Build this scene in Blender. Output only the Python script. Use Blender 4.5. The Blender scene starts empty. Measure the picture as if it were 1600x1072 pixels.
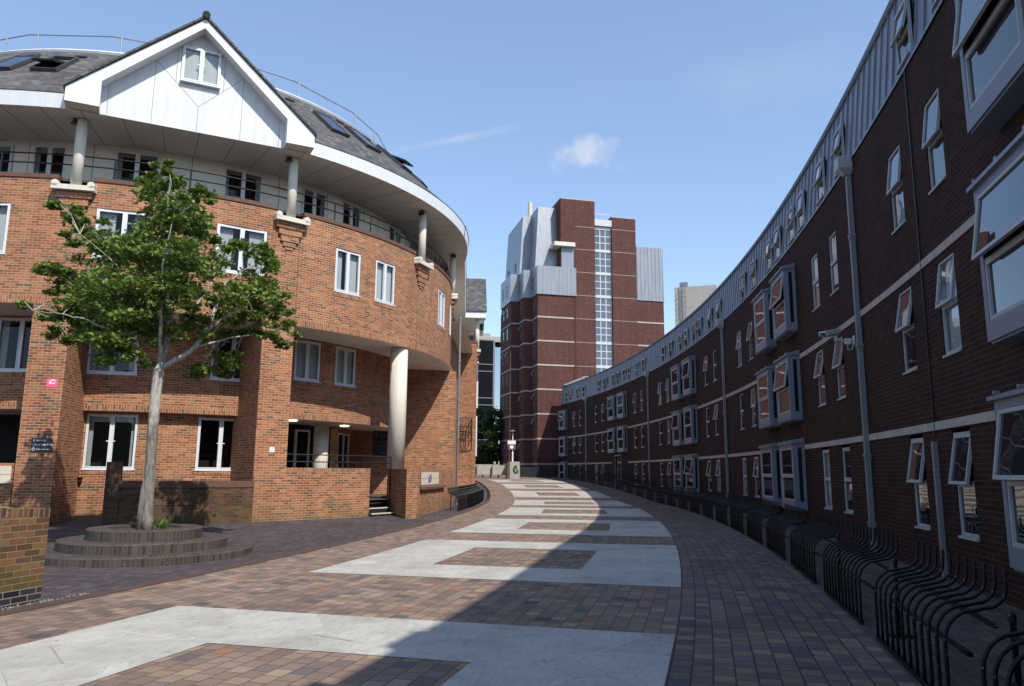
import bpy, math, random
from math import sin, cos, radians as R_, degrees, pi, sqrt, floor
from mathutils import Vector, Matrix
random.seed(7)
S = bpy.context.scene
COL = S.collection
EYE = 1.6                       # heights below are measured from eye level; the paving is at -1.6
C = (-136.79, 42.71)            # centre of the curved street
D = (-14.94, 32.32)             # centre of the brick rotunda
RB = 146.8                      # radius of the dark terrace front

# ------------------------------------------------------------------ materials
MATS = {}
def nt(name):
    m = bpy.data.materials.new(name); m.use_nodes = True
    t = m.node_tree; t.nodes.clear()
    o = t.nodes.new('ShaderNodeOutputMaterial'); b = t.nodes.new('ShaderNodeBsdfPrincipled')
    t.links.new(b.outputs[0], o.inputs[0]); MATS[name] = m
    return m, t, b, o
def N(t, typ, **kw):
    n = t.nodes.new(typ)
    for k, v in kw.items(): setattr(n, k, v)
    return n
def mth(t, op, a, b=None, c=None):
    n = N(t, 'ShaderNodeMath', operation=op)
    for i, x in enumerate((a, b, c)):
        if x is None: continue
        if isinstance(x, (int, float)): n.inputs[i].default_value = x
        else: t.links.new(x, n.inputs[i])
    return n.outputs[0]
def mixc(t, f, a, b, mode='MIX'):
    n = N(t, 'ShaderNodeMix', data_type='RGBA', blend_type=mode)
    for s, x in ((n.inputs[0], f), (n.inputs[6], a), (n.inputs[7], b)):
        if isinstance(x, (int, float)): s.default_value = x
        elif isinstance(x, tuple): s.default_value = (*x, 1)
        else: t.links.new(x, s)
    return n.outputs[2]
def ramp(t, src, stops, const=False):
    n = N(t, 'ShaderNodeValToRGB'); cr = n.color_ramp
    if const: cr.interpolation = 'CONSTANT'
    while len(cr.elements) < len(stops): cr.elements.new(.5)
    for e, (p, c) in zip(cr.elements, stops):
        e.position = p; e.color = (*c, 1) if isinstance(c, tuple) else (c, c, c, 1)
    t.links.new(src, n.inputs[0]); return n.outputs[0]
def noise(t, vec, scale, detail=3, rough=.55):
    n = N(t, 'ShaderNodeTexNoise'); n.inputs['Scale'].default_value = scale
    n.inputs['Detail'].default_value = detail; n.inputs['Roughness'].default_value = rough
    if vec is not None: t.links.new(vec, n.inputs['Vector'])
    return n.outputs[0]
def objco(t): return N(t, 'ShaderNodeTexCoord').outputs['Object']
def uvco(t): return N(t, 'ShaderNodeTexCoord').outputs['UV']
def bump(t, b, h, strength=.3, dist=.01):
    n = N(t, 'ShaderNodeBump'); n.inputs['Strength'].default_value = strength; n.inputs['Distance'].default_value = dist
    t.links.new(h, n.inputs['Height']); t.links.new(n.outputs[0], b.inputs['Normal'])

def brick(name, bw, bh, mo, cols, mcol, rough=.85, var=.35, bs=.5, bond=.5, stain=None, spots=0):
    """bricks laid on the UV map (metres); every brick draws its own colour"""
    m, t, b, o = nt(name)
    sx = N(t, 'ShaderNodeSeparateXYZ'); t.links.new(uvco(t), sx.inputs[0])
    u, v = sx.outputs[0], sx.outputs[1]
    vr = mth(t, 'DIVIDE', v, bh); row = mth(t, 'FLOOR', vr); fy = mth(t, 'FRACT', vr)
    odd = mth(t, 'MULTIPLY', mth(t, 'FLOORED_MODULO', row, 2.0), bond)
    xr = mth(t, 'ADD', mth(t, 'DIVIDE', u, bw), odd); col = mth(t, 'FLOOR', xr); fx = mth(t, 'FRACT', xr)
    dx = mth(t, 'MULTIPLY', mth(t, 'MINIMUM', fx, mth(t, 'SUBTRACT', 1.0, fx)), bw)
    dy = mth(t, 'MULTIPLY', mth(t, 'MINIMUM', fy, mth(t, 'SUBTRACT', 1.0, fy)), bh)
    d = mth(t, 'MINIMUM', dx, dy)
    mr = N(t, 'ShaderNodeMapRange', interpolation_type='SMOOTHSTEP')
    t.links.new(d, mr.inputs[0]); mr.inputs[1].default_value = mo*.35; mr.inputs[2].default_value = mo*.65
    mask = mr.outputs[0]
    cv = N(t, 'ShaderNodeCombineXYZ'); t.links.new(col, cv.inputs[0]); t.links.new(row, cv.inputs[1])
    wn = N(t, 'ShaderNodeTexWhiteNoise', noise_dimensions='2D'); t.links.new(cv.outputs[0], wn.inputs['Vector'])
    n = len(cols)
    rc = ramp(t, wn.outputs[0], [(w, c) for w, c in cols], True)
    sc = N(t, 'ShaderNodeSeparateColor'); t.links.new(wn.outputs[1], sc.inputs[0])
    br = mth(t, 'ADD', 1-var*.5, mth(t, 'MULTIPLY', sc.outputs[1], var))
    fine = noise(t, uvco(t), 60, 3); br = mth(t, 'MULTIPLY', br, mth(t, 'ADD', .75, mth(t, 'MULTIPLY', fine, .5)))
    big = noise(t, uvco(t), .45, 4); br = mth(t, 'MULTIPLY', br, mth(t, 'ADD', .72, mth(t, 'MULTIPLY', big, .56)))
    mps = N(t, 'ShaderNodeMapping'); mps.inputs['Scale'].default_value = (2.6, .22, 1); t.links.new(uvco(t), mps.inputs[0])
    br = mth(t, 'MULTIPLY', br, ramp(t, noise(t, mps.outputs[0], 1.0, 5, .6), [(.32, .74), (.52, 1.0)]))
    hs = N(t, 'ShaderNodeVectorMath', operation='SCALE'); t.links.new(rc, hs.inputs[0]); t.links.new(br, hs.inputs['Scale'])
    mbr = N(t, 'ShaderNodeVectorMath', operation='SCALE'); mbr.inputs[0].default_value = mcol
    t.links.new(mth(t, 'ADD', .6, mth(t, 'MULTIPLY', big, .8)), mbr.inputs['Scale'])
    c = mixc(t, mask, mbr.outputs[0], hs.outputs[0])
    if stain:
        scol, z0, z1, amt = stain
        zz = N(t, 'ShaderNodeMapRange'); pz_ = N(t, 'ShaderNodeSeparateXYZ'); t.links.new(N(t, 'ShaderNodeNewGeometry').outputs['Position'], pz_.inputs[0]); t.links.new(pz_.outputs[2], zz.inputs[0]); zz.inputs[1].default_value = z1+1.6; zz.inputs[2].default_value = z0+1.6
        sn = ramp(t, noise(t, uvco(t), 1.6, 5, .65), [(.35, 0.0), (.65, 1.0)])
        f = mth(t, 'MULTIPLY', mth(t, 'MULTIPLY', zz.outputs[0], sn), amt)
        c = mixc(t, f, c, scol)
    if spots:
        sp = ramp(t, noise(t, uvco(t), 9, 2, .5), [(.69, 0.0), (.74, 1.0)])
        c = mixc(t, mth(t, 'MULTIPLY', sp, spots), c, (.3, .28, .25))
    t.links.new(c, b.inputs['Base Color']); b.inputs['Roughness'].default_value = rough; b.inputs['Specular IOR Level'].default_value = .18
    hh = mth(t, 'ADD', mth(t, 'MULTIPLY', mask, .7), mth(t, 'MULTIPLY', fine, .35))
    bump(t, b, hh, bs, .008)
    return m

def plain(name, col, rough=.6, metal=0, var=.12, scale=3.0, bs=0, bscale=40, spec=.5, streak=0):
    m, t, b, o = nt(name)
    co = objco(t)
    n1 = noise(t, co, scale, 5, .6)
    f = mth(t, 'ADD', 1-var, mth(t, 'MULTIPLY', n1, 2*var))
    if streak:
        mp = N(t, 'ShaderNodeMapping'); mp.inputs['Scale'].default_value = (6, 6, .5); t.links.new(co, mp.inputs[0])
        st = ramp(t, noise(t, mp.outputs[0], 1.2, 4), [(.4, 1.0), (.75, 1-streak)])
        f = mth(t, 'MULTIPLY', f, st)
    s = N(t, 'ShaderNodeVectorMath', operation='SCALE'); s.inputs[0].default_value = col; t.links.new(f, s.inputs['Scale'])
    t.links.new(s.outputs[0], b.inputs['Base Color'])
    b.inputs['Roughness'].default_value = rough; b.inputs['Metallic'].default_value = metal
    b.inputs['Specular IOR Level'].default_value = spec
    if bs: bump(t, b, noise(t, co, bscale, 4), bs, .01)
    return m

brick('brick_orange', .225, .075, .013, [(0, (.325, .128, .062)), (.22, (.27, .095, .046)), (.42, (.365, .16, .082)), (.60, (.25, .095, .052)), (.74, (.145, .088, .06)), (.85, (.295, .14, .076))],
      (.45, .315, .195), stain=((.13, .115, .05), -1.7, -.85, .75))
brick('brick_mossy', .225, .075, .011, [(0, (.19, .092, .045)), (.3, (.145, .068, .038)), (.55, (.215, .115, .055)), (.8, (.10, .056, .04))],
      (.22, .19, .12), stain=((.115, .11, .028), -1.7, -.65, .8), spots=.5)
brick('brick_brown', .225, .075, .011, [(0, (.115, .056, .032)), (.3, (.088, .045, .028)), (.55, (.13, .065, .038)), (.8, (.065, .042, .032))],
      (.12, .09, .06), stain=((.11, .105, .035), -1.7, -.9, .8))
brick('brick_blue', .225, .075, .012, [(0, (.022, .024, .032)), (.5, (.035, .036, .045))], (.26, .22, .16), rough=.45)
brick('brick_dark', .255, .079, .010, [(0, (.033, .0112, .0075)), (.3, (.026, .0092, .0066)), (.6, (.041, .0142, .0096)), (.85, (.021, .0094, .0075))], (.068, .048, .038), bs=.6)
brick('brick_tower', .225, .075, .010, [(0, (.098, .037, .030)), (.35, (.082, .031, .026)), (.7, (.116, .045, .037))], (.13, .09, .078), var=.25)
brick('brick_buff', .225, .075, .011, [(0, (.5, .36, .18)), (.5, (.42, .3, .16))], (.5, .42, .3))
brick('paving_road', .205, .172, .011, [(0, (.228, .160, .122)), (.22, (.195, .140, .112)), (.42, (.26, .185, .138)), (.60, (.165, .125, .112)), (.72, (.28, .205, .14)), (.80, (.225, .155, .115)), (.92, (.125, .105, .102)), (.975, (.27, .13, .085))],
      (.085, .065, .052), rough=.8, var=.34, bs=.5)
brick('paving_lane', .205, .172, .014, [(0, (.170, .120, .098)), (.25, (.135, .099, .088)), (.5, (.195, .135, .105)), (.7, (.122, .097, .098)), (.88, (.22, .155, .112))],
      (.045, .036, .032), rough=.78, var=.4, bs=.4, spots=.25)
brick('paving_plaza', .215, .108, .009, [(0, (.078, .061, .062)), (.3, (.066, .052, .056)), (.6, (.092, .072, .072)), (.85, (.07, .06, .068))],
      (.048, .038, .037), rough=.75, var=.35, bs=.4, spots=.3)
brick('paving_strip', .215, .108, .010, [(0, (.105, .085, .072)), (.4, (.088, .072, .064)), (.75, (.12, .096, .08))], (.05, .042, .036), rough=.85, spots=.25)
brick('step_brick', .078, 9.0, .011, [(0, (.066, .054, .050)), (.4, (.055, .045, .044)), (.75, (.082, .066, .058))], (.11, .095, .07), rough=.8, spots=.2)
brick('slate', .3, .2, .012, [(0, (.105, .10, .098)), (.3, (.09, .086, .086)), (.6, (.12, .115, .11)), (.85, (.14, .132, .12)), (.95, (.078, .074, .073))], (.022, .021, .02), rough=.7, var=.45, bs=1.0)
# crazy-paved pale stone
m, t, b, o = nt('pale_stone')
co = uvco(t)
vo = N(t, 'ShaderNodeTexVoronoi', feature='DISTANCE_TO_EDGE'); vo.inputs['Scale'].default_value = 1.25; vo.inputs['Randomness'].default_value = .9; t.links.new(co, vo.inputs['Vector'])
vc = N(t, 'ShaderNodeTexVoronoi'); vc.inputs['Scale'].default_value = 1.25; vc.inputs['Randomness'].default_value = .9; t.links.new(co, vc.inputs['Vector'])
edge = ramp(t, vo.outputs['Distance'], [(.0, 0.0), (.012, 1.0)])
crk = ramp(t, noise(t, co, 1.1, 3), [(.45, 0.0), (.62, 1.0)])
base = ramp(t, noise(t, co, 2.2, 6, .65), [(.25, (.345, .322, .285)), (.5, (.44, .415, .368)), (.8, (.51, .485, .43))])
sc = N(t, 'ShaderNodeSeparateColor'); t.links.new(vc.outputs['Color'], sc.inputs[0])
vv = N(t, 'ShaderNodeVectorMath', operation='SCALE'); t.links.new(base, vv.inputs[0]); t.links.new(mth(t, 'ADD', .92, mth(t, 'MULTIPLY', sc.outputs[0], .14)), vv.inputs['Scale'])
spk = ramp(t, noise(t, co, 38, 3, .6), [(.30, (.62, .62, .62)), (.42, (1, 1, 1))])
mpx = N(t, 'ShaderNodeMapping'); mpx.inputs['Scale'].default_value = (3, 14, 1); mpx.inputs['Rotation'].default_value = (0, 0, .5); t.links.new(co, mpx.inputs[0])
scr = ramp(t, noise(t, mpx.outputs[0], 1.6, 5, .7), [(.36, (.82, .82, .82)), (.50, (1, 1, 1))])
blot = ramp(t, noise(t, co, .9, 5, .65), [(.33, (.80, .795, .78)), (.55, (1, 1, 1))])
c = mixc(t, 1.0, mixc(t, 1.0, mixc(t, 1.0, vv.outputs[0], spk, 'MULTIPLY'), scr, 'MULTIPLY'), blot, 'MULTIPLY')
c = mixc(t, mth(t, 'MULTIPLY', mth(t, 'SUBTRACT', 1.0, edge), .55), c, (.66, .64, .59))
c = mixc(t, mth(t, 'MULTIPLY', mth(t, 'SUBTRACT', 1.0, edge), mth(t, 'MULTIPLY', crk, .75)), c, (.1, .09, .08))
t.links.new(c, b.inputs['Base Color']); b.inputs['Roughness'].default_value = .75
bump(t, b, noise(t, co, 25, 5), .35, .01)

plain('white_paint', (.72, .72, .72), .45, var=.03, scale=1.5, streak=.10)
plain('cladding_white', (.63, .63, .63), .55, var=.05, scale=.8, streak=.14)
plain('soffit', (.73, .68, .61), .7, var=.06, scale=.8)
plain('pvc', (.66, .67, .69), .35, var=.03)
plain('cream_stone', (.66, .60, .50), .75, var=.10, scale=2.5, bs=.15, streak=.15)
plain('band_stone', (.42, .37, .335), .8, var=.16, scale=2.2, bs=.2, streak=.25)
plain('plaque_stone', (.60, .53, .41), .8, var=.12, scale=4)
plain('black_metal', (.012, .012, .014), .42, var=.3, scale=20)
m, t, b, o = nt('rack_paint')
co = objco(t); ch = ramp(t, noise(t, co, 34, 4, .7), [(.62, 0.0), (.67, 1.0)])
t.links.new(mixc(t, mth(t, 'MULTIPLY', ch, .8), (.005, .005, .006), (.26, .25, .24)), b.inputs['Base Color']); b.inputs['Roughness'].default_value = .38; b.inputs['Specular IOR Level'].default_value = .2
plain('zinc', (.235, .255, .30), .45, metal=.35, var=.14, scale=2.0, streak=.25)
plain('zinc_light', (.285, .30, .325), .4, metal=.45, var=.10, scale=.7, streak=.25)
plain('grey_metal', (.19, .21, .25), .5, metal=.15, var=.1, scale=5)
plain('frame_grey', (.36, .37, .38), .45, var=.1)
plain('pipe_grey', (.20, .21, .225), .5, var=.12, scale=4, streak=.2)
plain('galvanised', (.24, .25, .28), .45, metal=.5)
plain('concrete', (.40, .375, .335), .85, var=.12, scale=1.2, bs=.2, streak=.2)
plain('kerb_brown', (.07, .04, .032), .85, var=.3, scale=4, bs=.4)
plain('coping_brick', (.125, .060, .040), .85, var=.3, scale=9, bs=.3)
plain('curtain', (.62, .62, .62), .9, var=.08, scale=6)
plain('blind', (.52, .53, .54), .9, var=.1, scale=4)
plain('groove2', (.10, .06, .04), .9)
plain('groove', (.20, .20, .21), .8)
plain('reflected_sky', (.25, .27, .30), .8)  # sky reflection of the gable pane, put into the colour
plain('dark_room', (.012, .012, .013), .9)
plain('slate_frame', (.055, .055, .055), .5)
plain('door_dark', (.02, .022, .025), .35)
plain('soil', (.045, .032, .02), .95, var=.4, scale=12, bs=.6)
plain('backdrop_green', (.03, .045, .02), .95, var=.4, scale=.05)
plain('ground_far', (.10, .095, .085), .9, var=.2, scale=.1)
plain('sign_navy', (.013, .016, .027), .4, var=.05)
plain('sign_white', (.80, .80, .80), .5, var=.02)
plain('sign_blue', (.03, .10, .42), .4)
plain('sign_pink', (.75, .10, .22), .6, var=.2, scale=30)
plain('sign_red', (.17, .055, .085), .5)
plain('purple_ink', (.16, .10, .42), .6)
plain('graffiti_green', (.02, .09, .05), .6)
plain('camera_white', (.62, .63, .66), .35, var=.03)
plain('rubble', (.24, .225, .185), .9, var=.35, scale=15)
m, t, b, o = nt('bark')
co = objco(t); mp = N(t, 'ShaderNodeMapping'); mp.inputs['Scale'].default_value = (9, 9, 2.0); t.links.new(co, mp.inputs[0])
bn = noise(t, mp.outputs[0], 2.2, 6, .7)
sz_ = N(t, 'ShaderNodeSeparateXYZ'); t.links.new(co, sz_.inputs[0])
up_ = ramp(t, mth(t, 'ADD', mth(t, 'MULTIPLY', sz_.outputs[2], .5), mth(t, 'MULTIPLY', bn, .6)), [(.95, 0.0), (1.3, 1.0)]) if False else ramp(t, mth(t, 'ADD', mth(t, 'MULTIPLY', sz_.outputs[2], .25), mth(t, 'MULTIPLY', bn, .3)), [(.62, 0.0), (.74, 1.0)])
t.links.new(mixc(t, up_, ramp(t, bn, [(.30, (.06, .05, .04)), (.46, (.155, .135, .11)), (.62, (.25, .225, .19))]), ramp(t, bn, [(.30, (.12, .105, .09)), (.44, (.32, .29, .25)), (.58, (.46, .43, .38))])), b.inputs['Base Color']); b.inputs['Roughness'].default_value = .9
bump(t, b, bn, .8, .03)
def leafmat(name, c1, c2, c3):
    m, t, b, o = nt(name)
    g = N(t, 'ShaderNodeNewGeometry'); r = g.outputs['Random Per Island']
    c = ramp(t, r, [(0, c1), (.55, c2), (1, c3)])
    t.links.new(c, b.inputs['Base Color']); b.inputs['Roughness'].default_value = .42; b.inputs['Specular IOR Level'].default_value = .4
    tr = N(t, 'ShaderNodeBsdfTranslucent'); t.links.new(mixc(t, .5, c, (.16, .22, .02)), tr.inputs[0])
    mx = N(t, 'ShaderNodeMixShader'); mx.inputs[0].default_value = .34
    t.links.new(b.outputs[0], mx.inputs[1]); t.links.new(tr.outputs[0], mx.inputs[2]); t.links.new(mx.outputs[0], o.inputs[0])
leafmat('leaf', (.055, .115, .022), (.135, .205, .040), (.27, .32, .068))
leafmat('leaf_far', (.016, .036, .010), (.030, .060, .016), (.05, .085, .022))
def glassmat(name, tint, transp):
    m, t, b, o = nt(name); t.nodes.remove(b)
    lw_ = N(t, 'ShaderNodeLayerWeight'); lw_.inputs[0].default_value = .5
    gl = N(t, 'ShaderNodeBsdfGlossy'); gl.inputs['Roughness'].default_value = .01; gl.inputs[0].default_value = (.95, .97, 1, 1)
    if transp: s2 = N(t, 'ShaderNodeBsdfTransparent'); s2.inputs[0].default_value = (*tint, 1)
    else: s2 = N(t, 'ShaderNodeBsdfDiffuse'); s2.inputs[0].default_value = (*tint, 1)
    wv = N(t, 'ShaderNodeBump'); wv.inputs['Strength'].default_value = .05; wv.inputs['Distance'].default_value = .05
    t.links.new(noise(t, objco(t), 1.7, 1), wv.inputs['Height']); t.links.new(wv.outputs[0], gl.inputs['Normal'])
    mx = N(t, 'ShaderNodeMixShader')
    t.links.new(mth(t, 'ADD', .028 if transp else .055, mth(t, 'MULTIPLY', mth(t, 'POWER', lw_.outputs['Facing'], 4.0), .92)), mx.inputs[0])
    t.links.new(s2.outputs[0], mx.inputs[1]); t.links.new(gl.outputs[0], mx.inputs[2]); t.links.new(mx.outputs[0], o.inputs[0])
glassmat('glass', (.72, .76, .76), True)
glassmat('glass_dark', (.012, .014, .017), False)
glassmat('glass_blue', (.10, .125, .16), False)
m, t, b, o = nt('lamp_glow'); b.inputs['Emission Color'].default_value = (1, .85, .62, 1); b.inputs['Emission Strength'].default_value = 2.2

# ------------------------------------------------------------------ mesh builder
class MB:
    def __init__(s): s.v = []; s.f = []; s.uv = []; s.mi = []; s.mats = []; s.cur = 0
    def mat(s, name):
        if name not in s.mats: s.mats.append(name)
        s.cur = s.mats.index(name); return s
    def poly(s, pts, uvs=None):
        i = len(s.v); s.v += [tuple(p) for p in pts]; s.f.append(tuple(range(i, i+len(pts)))); s.mi.append(s.cur)
        if uvs is None:
            a = Vector(pts[0]); e1 = (Vector(pts[1])-a); n = e1.cross(Vector(pts[-1])-a)
            if n.length < 1e-12: uvs = [(0, 0)]*len(pts)
            else:
                n.normalize()
                if abs(n.z) > .8: uvs = [(p[0], p[1]) for p in pts]
                else:
                    h = Vector((-n.y, n.x, 0)).normalized(); w = n.cross(h)
                    uvs = [(Vector(p).dot(h), Vector(p).dot(w)) for p in pts]
        s.uv += uvs
    def box(s, x0, x1, y0, y1, z0, z1, M=None):
        P = [Vector((x, y, z)) for z in (z0, z1) for y in (y0, y1) for x in (x0, x1)]
        if M: P = [M @ p for p in P]
        for q in ((0, 2, 3, 1), (4, 5, 7, 6), (0, 1, 5, 4), (1, 3, 7, 5), (3, 2, 6, 7), (2, 0, 4, 6)): s.poly([P[k] for k in q])
        return s
    def prism(s, pts, z0, z1, top=True, bot=False, pts2=None):
        """pts counter-clockwise plan outline; z may be numbers; pts2 a shifted top outline"""
        q = pts2 or pts; n = len(pts); d = 0
        for i in range(n):
            a, b2 = pts[i], pts[(i+1) % n]; c, e = q[i], q[(i+1) % n]; L = math.hypot(b2[0]-a[0], b2[1]-a[1])
            s.poly([(a[0], a[1], z0), (b2[0], b2[1], z0), (e[0], e[1], z1), (c[0], c[1], z1)], [(d, z0), (d+L, z0), (d+L, z1), (d, z1)]); d += L
        if top: s.poly([(p[0], p[1], z1) for p in q])
        if bot: s.poly([(p[0], p[1], z0) for p in reversed(pts)])
        return s
    def tube(s, path, r, n=8, cap=True):
        path = [Vector(p) for p in path]; rings = []
        rr = r if isinstance(r, (list, tuple)) else [r]*len(path)
        up = Vector((0, 0, 1)); pn = None
        for i, p in enumerate(path):
            d = (path[min(i+1, len(path)-1)]-path[max(i-1, 0)]).normalized()
            if pn is None:
                a = d.cross(up)
                if a.length < 1e-3: a = d.cross(Vector((1, 0, 0)))
            else: a = pn - d*pn.dot(d)
            a.normalize(); pn = a; b2 = d.cross(a)
            rings.append([p+(a*cos(2*pi*k/n)+b2*sin(2*pi*k/n))*rr[i] for k in range(n)])
        i0 = len(s.v)
        for g in rings: s.v += [tuple(x) for x in g]
        for i in range(len(rings)-1):
            for k in range(n):
                k2 = (k+1) % n
                s.f.append((i0+i*n+k, i0+i*n+k2, i0+(i+1)*n+k2, i0+(i+1)*n+k)); s.mi.append(s.cur)
                s.uv += [(k/n, i), ((k+1)/n, i), ((k+1)/n, i+1), (k/n, i+1)]
        if cap:
            for off, rev in ((0, True), ((len(rings)-1)*n, False)):
                ids = [i0+off+k for k in range(n)]
                s.f.append(tuple(reversed(ids)) if rev else tuple(ids)); s.mi.append(s.cur); s.uv += [(0, 0)]*n
        return s
    def revolve(s, cen, prof, a0, a1, step=1.0, swap=False):
        """profile of (radius, height) swept from a0 to a1 degrees about a vertical axis; UV in metres"""
        n = max(1, int(math.ceil(abs(a1-a0)/step))); As = [a0+(a1-a0)*i/n for i in range(n+1)]
        L = [0]
        for i in range(1, len(prof)): L.append(L[-1]+math.hypot(prof[i][0]-prof[i-1][0], prof[i][1]-prof[i-1][1]))
        vert = all(abs(p[0]-prof[0][0]) < 1e-6 for p in prof)
        for i in range(n):
            for j in range(len(prof)-1):
                pts = []; uv = []
                for a, k in ((As[i], j), (As[i+1], j), (As[i+1], j+1), (As[i], j+1)):
                    r, z = prof[k]; pts.append((cen[0]+r*cos(R_(a)), cen[1]+r*sin(R_(a)), z))
                    w = (prof[0][0]*R_(a), z if vert else L[k]); uv.append((w[1], w[0]) if swap else w)
                s.poly(pts, uv)
        return s
    def endcap(s, cen, prof, a):
        s.poly([(cen[0]+r*cos(R_(a)), cen[1]+r*sin(R_(a)), z) for r, z in prof]); return s
    def wall(s, cen, R, a0, a1, z0, z1, holes=(), step=1.0, rev=.1, out=1):
        """curved wall with real openings and reveals"""
        As = {a0, a1}; Zs = {z0, z1}
        n = max(1, int(math.ceil((a1-a0)/step)))
        for i in range(n): As.add(a0+(a1-a0)*i/n)
        for h in holes: As |= {h[0], h[1]}; Zs |= {h[2], h[3]}
        As = sorted(a for a in As if a0-1e-9 <= a <= a1+1e-9); Zs = sorted(z for z in Zs if z0-1e-9 <= z <= z1+1e-9)
        P = lambda a, r, z: (cen[0]+r*cos(R_(a)), cen[1]+r*sin(R_(a)), z)
        for i in range(len(As)-1):
            A, B = As[i], As[i+1]
            if B-A < 1e-6: continue
            am = (A+B)/2
            for j in range(len(Zs)-1):
                za, zb = Zs[j], Zs[j+1]; zm = (za+zb)/2
                if any(h[0] < am < h[1] and h[2] < zm < h[3] for h in holes): continue
                s.poly([P(A, R, za), P(B, R, za), P(B, R, zb), P(A, R, zb)], [(R*R_(A), za), (R*R_(B), za), (R*R_(B), zb), (R*R_(A), zb)])
        ri = R-out*rev
        for A, B, za, zb in holes:
            for z in (za, zb): s.poly([P(A, R, z), P(B, R, z), P(B, ri, z), P(A, ri, z)], [(R*R_(A), 0), (R*R_(B), 0), (R*R_(B), rev), (R*R_(A), rev)])
            for a in (A, B): s.poly([P(a, R, za), P(a, ri, za), P(a, ri, zb), P(a, R, zb)], [(0, za), (rev, za), (rev, zb), (0, zb)])
        return s
    def mesh(s, name, mat=None, base=(0, 0, 0), smooth=False):
        me = bpy.data.meshes.new(name)
        me.from_pydata([(v[0]-base[0], v[1]-base[1], v[2]-base[2]) for v in s.v], [], s.f)
        l = me.uv_layers.new(name='UVMap'); fl = [c for p in s.uv for c in p]
        l.data.foreach_set('uv', fl)
        names = s.mats or [mat]
        for k in names: me.materials.append(MATS[k])
        if s.mats: me.polygons.foreach_set('material_index', s.mi)
        if smooth: me.polygons.foreach_set('use_smooth', [True]*len(s.f))
        me.update(); return me
def link(name, me, parent=None, loc=(0, 0, 0), rz=0):
    o = bpy.data.objects.new(name, me); COL.objects.link(o); o.location = loc; o.rotation_euler = (0, 0, rz)
    if parent is not None: o.parent = parent
    return o
def thing(name, label, cat, base, group=None, rz=0):
    o = bpy.data.objects.new(name, None); COL.objects.link(o); o.empty_display_size = .2
    o.location = (base[0], base[1], base[2]+EYE); o.rotation_euler = (0, 0, rz)
    o['label'] = label; o['category'] = cat; o['base'] = base
    if group: o['group'] = group
    return o
def part(root, name, mb, mat=None, smooth=False, parent=None):       # mb in world coordinates (heights from eye)
    b = tuple(root['base'])
    return link(name, mb.mesh(name, mat, b, smooth), parent or root)
def solo(name, mb, mat, label, cat, base, group=None, smooth=False):
    o = link(name, mb.mesh(name, mat, base, smooth), None, (base[0], base[1], base[2]+EYE))
    o['label'] = label; o['category'] = cat
    if group: o['group'] = group
    return o
def struct(name, mb, mat, kind='structure', smooth=False):
    o = link(name, mb.mesh(name, mat, (0, 0, 0), smooth), None, (0, 0, EYE)); o['kind'] = kind
    return o
def place(src, root, pos, rz):
    """a copy of a part and its sub-parts on a thing; pos in world coordinates (heights from eye)"""
    b = tuple(root['base']); c = src.copy(); COL.objects.link(c); c.parent = root
    c.location = (pos[0]-b[0], pos[1]-b[1], pos[2]-b[2]); c.rotation_euler = (0, 0, rz)
    for ch in src.children:
        d = ch.copy(); COL.objects.link(d); d.parent = c
    return c
def discard(o):
    for ch in list(o.children): bpy.data.objects.remove(ch)
    bpy.data.objects.remove(o)
def pol(cen, r, a, z=None):
    p = (cen[0]+r*cos(R_(a)), cen[1]+r*sin(R_(a))); return p if z is None else (*p, z)
def frame(cen, r, a, z, inward=False):
    """local frame: x out of the wall, y along it, z up"""
    return Matrix.Translation((*pol(cen, r, a), z)) @ Matrix.Rotation(R_(a)+(pi if inward else 0), 4, 'Z')
def sdeg(s): return degrees(s/RB)

# ------------------------------------------------------------------ ground
def gz(a):                       # the street climbs gently beyond the bend
    t = a+.8
    if t <= 0: return -1.6
    if t < 1.5: return -1.6+.088*t*t/3
    if t < 9.5: return -1.6+.088*(t-.75)
    return -1.6+.088*8.75+.045*(t-9.5)
def sheet(mb, r0, r1, a0, a1, dz=0, da=.5, nr=1, plaza=False):
    n = max(1, int(math.ceil((a1-a0)/da)))
    rs = [r0+(r1-r0)*i/nr for i in range(nr+1)]; As = [a0+(a1-a0)*i/n for i in range(n+1)]
    def P(r, a):
        x, y = pol(C, r, a); z = gz(a)+dz
        if plaza:
            q = math.hypot(x-D[0], y-D[1]); z = max(z, -1.6+dz+min(.26, max(0, (13.4-q)*.078)))-.13*math.exp(-((x+7.0)**2+(y-15)**2)/5.5)*(0 if r > 135.3 else 1)
        return (x, y, z)
    for i in range(n):
        for j in range(nr):
            c4 = [(rs[j], As[i]), (rs[j+1], As[i]), (rs[j+1], As[i+1]), (rs[j], As[i+1])]
            mb.poly([P(r, a) for r, a in c4], [(R_(a)*140, r) for r, a in c4])
    return mb
g = MB(); n = 1500.0
g.poly([(-n, -n, -1.75), (n, -n, -1.75), (n, n, -1.75), (-n, n, -1.75)])
struct('ground', g, 'ground_far')
hl = MB(); rnd = random.Random(31); hp_ = [(600*cos(R_(a)), 600*sin(R_(a)), 22+14*sin(a*.21)+8*sin(a*.53+1)+rnd.uniform(-2, 2)) for a in range(176, 366, 2)]
for i in range(len(hp_)-1):                             # unseen rise added behind the viewer to darken the window reflections
    a, b2 = hp_[i], hp_[i+1]; hl.poly([(a[0]*.8, a[1]*.8, -1.8), (b2[0]*.8, b2[1]*.8, -1.8), (b2[0], b2[1], b2[2]), (a[0], a[1], a[2])]); hl.poly([(a[0], a[1], a[2]), (b2[0], b2[1], b2[2]), (b2[0]*1.3, b2[1]*1.3, -1.8), (a[0]*1.3, a[1]*1.3, -1.8)])
struct('reflection_backdrop', hl, 'backdrop_green')
struct('road', sheet(MB(), 135.62, 142.74, -40, 26), 'paving_road')
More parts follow.
